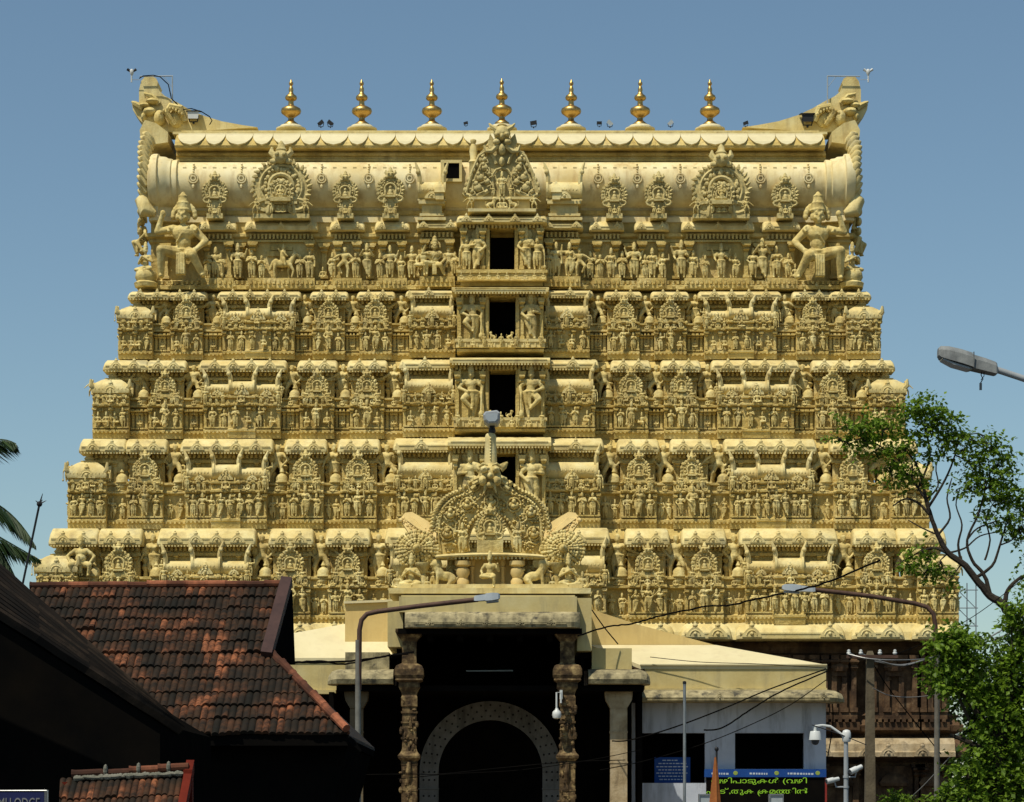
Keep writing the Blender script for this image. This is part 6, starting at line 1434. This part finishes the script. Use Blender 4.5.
for i, (px, s, rot, lb) in enumerate(((321.5,.85,.7,'dark floodlight on the ridge nearest the first brass finial, tilted inwards'),(331,.85,-.7,'small dark floodlight on the ridge tilted back towards the first brass finial'),
        (466,.6,.3,'tiny dark floodlight on the ridge beside the middle brass finial, hatch side'),(533.5,.9,.2,'small dark floodlight on the ridge just past the middle brass finial'),(599,.7,0,'low round dark floodlight on the ridge before the sixth brass finial'),
        (609.5,.85,-.8,'pale tilted floodlight on the ridge close to the sixth brass finial'),(670,.8,.8,'small pale floodlight on the ridge between the sixth and the last brass finial'),(745,.7,.4,'lone dark floodlight on the ridge past the last brass finial'))):
    ridge_flood(lb, px, 125.5, s, M['lens'] if px in (609.5, 670) else M['black'], rot)

# lightning rod on the dark house
f = Fr(-62.2); b = MB(); a0, a1 = f.P(21, 592), f.P(39.5, 504); b.tube([a0, a1], .012, 6); d_ = (a1 - a0).normalized(); t0 = a1
b.ell(t0, .03); b.tube([t0, t0 + d_*.11 + Vector((.01,0,.0))], [.012, .003], 5)
for s in (-1, 1): b.tube([t0, t0 + Vector((s*.055 + .015, 0, .035 + .02*s*0))], [.010, .003], 5)
b.tube([t0, t0 + Vector((.02,.06,.05))], [.01,.003], 5)
tag(b.build('lightning_rod', M['black']), 'leaning lightning rod with a spiked tip above the dark house roof', 'rod')

# ------------------------------------------------------------------ overhead wires
def wire(label, pts, r, m='cable', sag=0, group=None, cat='wire', wob=0):
    """pts: (pixel column, pixel row, world Y)."""
    P_ = [Fr(Y).P(px, v) for px, v, Y in pts]; out = []; rw = random.Random(len(label))
    for i in range(len(P_) - 1):
        for j in range(8):
            t = j/8; p0 = P_[max(i-1, 0)]; p1 = P_[i]; p2 = P_[i+1]; p3 = P_[min(i+2, len(P_)-1)]
            q = .5*((2*p1) + (p2 - p0)*t + (2*p0 - 5*p1 + 4*p2 - p3)*t*t + (3*p1 - p0 - 3*p2 + p3)*t**3)
            q.z -= sag*4*t*(1-t) + wob*rw.uniform(-1, 1); out.append(q)
    out.append(P_[-1]); b = MB(); b.tube(out, r, 6); return tag(b.build('overhead_wire', M[m]), label, cat, group or 'overhead wires')
wire('thick wavy black cable running from the porch across the tower carvings to the street lamp', [(578,636,-12.6),(604,627.5,-14),(632,623.5,-15.5),(660,616,-17),(690,609.5,-19),(704,606.5,-20),(730,605,-22),(760,598,-23.5),(790,592,-25),(830,581,-25.5),(880,560,-26)], .024, wob=.012)
wire('upper of two black cables crossing the cream fascia behind the rusty lamp pole', [(90,664,-40),(200,667,-32),(282,662,-25),(320,662.5,-20),(360,660,-17),(392,655,-13),(414,652,-12.6)], .028, wob=.01)
wire('lower of two black cables crossing the cream fascia behind the rusty lamp pole', [(90,669,-40),(200,668.5,-32),(282,663.5,-25),(318,661,-20),(345,664,-17),(380,657,-13.5),(408,654,-12.7)], .024, wob=.01)
wire('taut black wire slanting from the office roof corner to the aisle pillar', [(826,669,-10.4),(770,689,-10.9),(720,710,-11.2),(672,728,-11.6),(630,740,-11.6),(612,741,-11.7)], .022)
wire('loose black wire ending at the top of the left office window below the taut one', [(828,671,-10.4),(780,692,-10.9),(750,710,-10.9),(722,728,-10.6),(704,730,-10.3)], .024, wob=.008)
wire('thin black wire slanting across the office wall to the sill of the left window', [(826,680,-10.4),(790,705,-10.8),(750,725,-11),(700,745,-11.2),(640,762,-11.4),(600,770,-11.8)], .014)
wire('thin black wire lying along the top of the office roof', [(826,668,-10.3),(760,664,-9.6),(700,662,-9.3),(650,657,-9.2)], .012)
wire('thin black wire crossing the tan gable above the office roof', [(592,610,-12.0),(604,627,-11.6),(618,644,-11.2)], .018)
wire('pale bare wire drooping from the crossarm into the leafy tree', [(848,653,-22.1),(865,659,-22),(890,664,-21.6),(905,664.5,-21.4),(925,660,-21.2),(950,655.5,-21),(985,640,-20.5),(1040,606,-20)], .020, 'wire')
wire('pale bare wire from the crossarm meeting its neighbour before the granite base', [(860,653,-22.1),(880,661,-21.9),(903,665.5,-21.6),(930,658,-21.2),(975,646,-20.6),(1040,622,-20)], .018, 'wire')
wire('short pale bare wire hooked between the crossarm insulators', [(848,654,-22.2),(868,658.5,-22.4),(894,660,-22.3),(925,659,-21.6),(952,656,-21)], .016, 'wire')
wire('slack pale wire looping from the concrete pole low across the granite base', [(873,688,-22.2),(890,695.5,-22),(915,697,-21.8),(945,692,-21.4),(980,677,-21),(1040,640,-20)], .012, 'wire')
wire('black stay wire slanting down from the crossarm behind the lamp pole', [(872,662,-21.8),(890,690,-21),(915,722,-20),(941,754,-19)], .014)
wire('pale stay wire rising from the bush to the lamp pole', [(908,800,-21),(925,784,-21.5),(950,757,-22)], .012, 'wire')
wire('thin black wire falling from the eave corner along the granite wall', [(832,700,-8.2),(833,718,-8.0),(831,738,-8),(827,760,-8.1)], .02)
wire('thin wire rising from the leaning crossarm to the top of the leafy tree', [(894,655,-22),(930,640,-21),(980,612,-20.5),(1040,565,-20)], .010)
wire('faint black wire crossing the gate arch between the carved pillars', [(340,775,-12.9),(409,774,-12.9),(440,774,-12.8),(500,768,-12.8),(567,762,-12.9),(625,760,-12)], .014)
wire('faint lower black wire across the gate arch to the office wall', [(398,779,-12.8),(450,774,-12.8),(520,770,-12.8),(590,760,-12.4),(640,750,-11.4)], .012)

# ------------------------------------------------------------------ trees and palm
def leaves(cl, rng, size, Y, per, dens=1.0, droop=.2, depth=1.0):
    """Leaf-sized faces gathered in sprays round the given cluster centres (pixel x, y, radius)."""
    f = Fr(Y); v, fc_ = [], []
    for c in cl:
        px, py, r = c[:3]; dy = c[3] if len(c) > 3 else 0
        R_ = r*f.k*1.04; n_sp = max(3, int(per*(r/14)**2*dens))
        for s_ in range(n_sp):
            while True:
                o = Vector((rng.uniform(-1,1), rng.uniform(-1,1), rng.uniform(-1,1)))
                if .25 < o.length < 1: break
            sp = Vector((f.X(px), Y + dy, f.Z(py))) + Vector((o.x*R_, o.y*R_*depth, o.z*R_*.82))
            ax = Vector((o.x*.8 + rng.gauss(0,.5), o.y*.8 + rng.gauss(0,.5), o.z*.3 + rng.gauss(0,.4) - droop)).normalized()
            for l in range(rng.randint(6, 10)):
                p = sp + ax*(l*size*.42) + Vector((rng.gauss(0,1), rng.gauss(0,1), rng.gauss(0,1)))*size*.18
                d_ = (ax*.6 + Vector((rng.gauss(0,.8), rng.gauss(0,.8), rng.gauss(0,.6) - droop))).normalized()
                n_ = (Vector((rng.gauss(0,.55), rng.gauss(0,.55), 1))).normalized(); sd_ = d_.cross(n_)
                if sd_.length < .1: continue
                sd_.normalize(); L = size*rng.uniform(.7, 1.35); W = L*.36; n2 = sd_.cross(d_)
                o_ = len(v)
                v += [p, p + d_*L*.45 + sd_*W + n2*L*.05, p + d_*L - n2*L*.08, p + d_*L*.45 - sd_*W + n2*L*.05]
                fc_.append((o_, o_+1, o_+2, o_+3))
    return v, fc_
def plant(name, label, cat, base, limbs, Y, cl, mt, size, per, seed, group=None, depth=1.0, trunk_name='trunk', dens=1.0):
    rng = random.Random(seed); f = Fr(Y); o = empty(name, (f.X(base), Y, 0), label, cat, group)
    b = MB()
    for pts in limbs:
        P_ = [f.P(p[0], p[1], p[3] if len(p) > 3 else 0) for p in pts]; rad = [p[2]*f.k*.82 for p in pts]
        q, rr_ = [], []
        for i in range(len(P_) - 1):
            for j in range(4):
                t = j/4; p0 = P_[max(i-1,0)]; p1 = P_[i]; p2 = P_[i+1]; p3 = P_[min(i+2,len(P_)-1)]
                q.append(.5*((2*p1) + (p2-p0)*t + (2*p0-5*p1+4*p2-p3)*t*t + (3*p1-p0-3*p2+p3)*t**3) + Vector((rng.gauss(0,.25), rng.gauss(0,.25), rng.gauss(0,.25)))*rad[i]*.3); rr_.append(rad[i]*(1-t) + rad[i+1]*t)
        q.append(P_[-1]); rr_.append(rad[-1]); b.tube(q, rr_, 7)
    # twigs into the crown
    nodes = [p for pts in limbs for p in pts]
    for c in cl:
        near = min(nodes, key=lambda p: (p[0]-c[0])**2 + (p[1]-c[1])**2)
        a_, e_ = f.P(near[0], near[1], near[3] if len(near) > 3 else 0), f.P(c[0], c[1], c[3] if len(c) > 3 else 0)
        md = a_.lerp(e_, .55) + Vector((rng.gauss(0,.1), rng.gauss(0,.1), rng.gauss(0,.12)))
        b.tube([a_, md, e_], [min(near[2], 1.4)*f.k*.8, f.k*.6, f.k*.25], 5)
        for j in range(6):
            d_ = Vector((rng.gauss(0,1), rng.gauss(0,1), rng.gauss(0,.8))).normalized()*c[2]*f.k*.8; b.tube([md, md.lerp(e_,.6) + d_*.4, e_ + d_], [f.k*.5, f.k*.35, f.k*.15], 4)
    b.build(trunk_name, M['bark'], o, True)
    v, fcs = leaves(cl, rng, size, Y, per, dens, depth=depth)
    mb = MB(); mb.v = [tuple(p) for p in v]; mb.f = fcs; mb.build('crown', M[mt], o)
    return o
plant('tree', 'tall open-crowned tree with bare twisting limbs reaching across the corner of the tower', 'tree', 1062,
  [[(1062,905,15),(1056,800,12),(1040,690,9),(1026,645,7.5),(1014,622,6.5),(1004,606,5.6),(990,596,4.8),(975,578,4.4),(962,563,4),(948,553,3.6),(938,535,3),(931,516,2.6),(926,500,2.2),(922,480,1.8),(915,462,1.4),(905,450,1)],
   [(948,553,2.6),(935,548,1.8),(922,551,1.2),(905,560,.8)], [(931,516,2),(918,503,1.6),(905,499,1.2),(893,506,.8)], [(926,500,1.8),(912,480,1.4),(895,462,1.1),(880,446,.8),(862,438,.6)],
   [(922,480,1.5),(930,455,1.2),(925,430,1),(918,412,.6)], [(928,508,1.8),(945,480,1.4),(955,455,1.0),(958,436,.6)], [(990,596,3.2),(984,575,2.4),(972,560,2),(967,540,1.6),(978,515,1.3),(985,490,1)],
   [(975,578,2.4),(992,566,1.8),(1000,545,1.4),(1006,525,1)], [(1004,606,3.6),(1008,590,2.6),(1020,578,2),(1040,570,1.5)], [(962,563,2),(958,545,1.5),(962,525,1.1),(956,505,.8),(960,488,.6)], [(985,560,1.4),(990,540,1.1),(986,520,.8),(992,505,.6)], [(1014,622,4),(1030,600,3),(1050,560,2)], [(967,540,1.3),(978,528,1),(1000,520,.8)], [(938,535,1.6),(950,518,1.3),(947,498,1.0),(952,478,.7)], [(926,500,1.2),(938,486,1.0),(936,466,.8),(944,446,.6)], [(948,553,1.4),(965,548,1.1),(980,536,.9),(998,532,.6)], [(938,535,1.2),(922,528,.9),(908,520,.6)], [(1000,545,1.1),(1012,540,.9),(1022,528,.6)]],
  -18, [(908,412,12),(924,408,15),(936,417,15),(948,427,14),(958,440,13),(964,450,6),(928,432,10),(910,438,10),(897,452,12),(884,430,14),(870,424,13),(856,430,12),(843,426,7),(834,436,5),(868,446,10),(892,474,12),(906,470,12),(918,482,9),(848,444,5),
        (984,438,9),(994,446,12),(1003,456,10),(976,462,13),(986,478,14),(1002,474,13),(1012,492,14),(996,500,12),(972,484,11),(958,492,5),(1020,512,12),(1008,524,10),(1024,534,11),(984,516,9),(1034,500,14),(1040,530,14),
        (918,552,9),(930,562,10),(942,570,9),(912,566,8),(926,578,7),(950,580,6),(900,562,5),(1026,560,9),(1040,575,12),(880,455,6),(938,455,8)], 'leaf', .115, 44, 3, 'street trees', 1.0)
plant('tree', 'dense leafy tree covering the lower corner of the granite storey and the lamp pole', 'tree', 1000,
  [[(1000,880,11),(998,800,9),(1000,740,8),(1008,700,6),(1015,660,4)], [(1000,740,5),(975,710,3.5),(955,680,2.5)], [(999,760,5),(975,745,3.4),(950,735,2.2)], [(1008,700,4),(1030,680,3)], [(998,800,4),(970,790,3),(945,795,2)], [(960,700,2),(972,725,2.2),(988,745,2.6)]],
  -27, [(959,632,11),(949,645,13),(967,644,15),(945,664,12),(961,668,15),(975,660,10),(939,684,9),(965,690,13),(981,690,11),(1015,616,8),(1025,612,15),(1037,630,16),(1019,645,13),(1004,662,8),(1029,662,18),(1013,684,15),(1033,692,18),(994,704,12),(1009,712,16),(1031,728,18),(989,730,14),(1005,742,16),(1039,745,14),
        (1025,760,18),(994,764,16),(971,768,14),(1013,786,18),(985,790,16),(959,790,12),(949,798,11),(1039,790,18),(939,640,8),(937,672,7),(1043,650,18),(1045,710,18),(964,808,14),(994,815,16),(1024,818,18),(983,752,10),(1045,590,14)], 'leaf', .125, 56, 8, 'street trees', 1.0)
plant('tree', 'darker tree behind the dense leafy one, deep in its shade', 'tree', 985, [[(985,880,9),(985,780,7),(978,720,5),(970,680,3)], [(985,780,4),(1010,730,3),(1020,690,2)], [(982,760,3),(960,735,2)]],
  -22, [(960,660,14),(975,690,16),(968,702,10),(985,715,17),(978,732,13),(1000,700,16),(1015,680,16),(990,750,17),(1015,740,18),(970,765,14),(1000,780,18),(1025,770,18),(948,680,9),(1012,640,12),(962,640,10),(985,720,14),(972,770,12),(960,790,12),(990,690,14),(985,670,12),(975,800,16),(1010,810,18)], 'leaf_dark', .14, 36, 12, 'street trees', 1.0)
plant('shrub', 'small green bush at the foot of the concrete pole', 'shrub', 900, [[(900,860,2.5),(900,815,2),(898,802,1.4)], [(900,830,1.6),(890,806,1)], [(900,830,1.6),(911,806,1)]], -21, [(898,797,7),(906,801,8),(890,803,7),(900,810,12),(914,808,6)], 'leaf', .11, 50, 5, None, .9, 'stem')
# coconut palm whose fronds reach in from the edge
Yp = -46; f = Fr(Yp)
pm = empty('palm_tree', (f.X(-70), Yp, 0), 'coconut palm with drooping fronds beside the dark house, mostly out of view', 'palm')
b = MB(); b.tube([(f.X(-70), Yp, 0), (f.X(-74), Yp, f.Z(650)), (f.X(-66), Yp, f.Z(500))], [.22,.16,.13], 10); b.build('trunk', M['bark'], pm, True)
rg = random.Random(6)
for tip, ctrl in (((33,545),(-5,478)), ((22,590),(-12,505)), ((14,442),(-25,420)), ((40,560),(-30,520)), ((10,575),(-28,490)), ((-150,560),(-110,470)), ((-40,620),(-60,520)), ((-30,380),(-50,430)), ((26,606),(-10,548))):
    a_ = f.P(-66, 500); c_ = f.P(*ctrl, rg.uniform(-.5,.5)); e_ = f.P(*tip, rg.uniform(-.4,.4)); b = MB(); sp = []
    for i in range(17):
        t = i/16; sp.append(a_*(1-t)**2 + c_*2*t*(1-t) + e_*t*t)
    b.tube(sp, [.03*(1 - .8*i/16) for i in range(17)], 5)
    for i in range(110):
        t = .10 + .88*i/109; p = a_*(1-t)**2 + c_*2*t*(1-t) + e_*t*t; tg = ((c_-a_)*(1-t) + (e_-c_)*t).normalized()
        L = .62*math.sin(math.pi*min(1, .18 + t*.78))*rg.uniform(.85,1.1)
        for s in (-1, 1):
            side = tg.cross(Vector((0,0,1))).normalized()*s
            d_ = (side*.55 + tg*.75 + Vector((0,0,-.45 + rg.uniform(-.12,.12)))).normalized(); wv = d_.cross(Vector((rg.uniform(-.3,.3),rg.uniform(-.3,.3),1))).normalized()*.022
            m1 = p + d_*L*.5 - Vector((0,0,L*.04)); e2 = p + d_*L - Vector((0,0,L*.22))
            b.add([p, m1 + wv, e2, m1 - wv], [(0,1,2,3)])
    b.build('frond', M['frond'], pm)
# lattice of scaffolding far behind the tower
f = Fr(24); o = empty('scaffold_tower', (f.X(968), 24, 0), 'thin steel scaffold lattice seen past the corner of the tower', 'scaffold')
b = MB()
for px in (958, 967, 976): b.tube([(f.X(px), 24, 0), (f.X(px), 24, f.Z(583))], .026, 5)
for i in range(12):
    v = 590 + i*18; b.tube([(f.X(956), 24, f.Z(v)), (f.X(978), 24, f.Z(v))], .022, 5); b.tube([(f.X(958), 24.05, f.Z(v)), (f.X(976), 24.05, f.Z(v + 18))], .018, 5)
b.build('lattice', M['hazy_steel'], o)
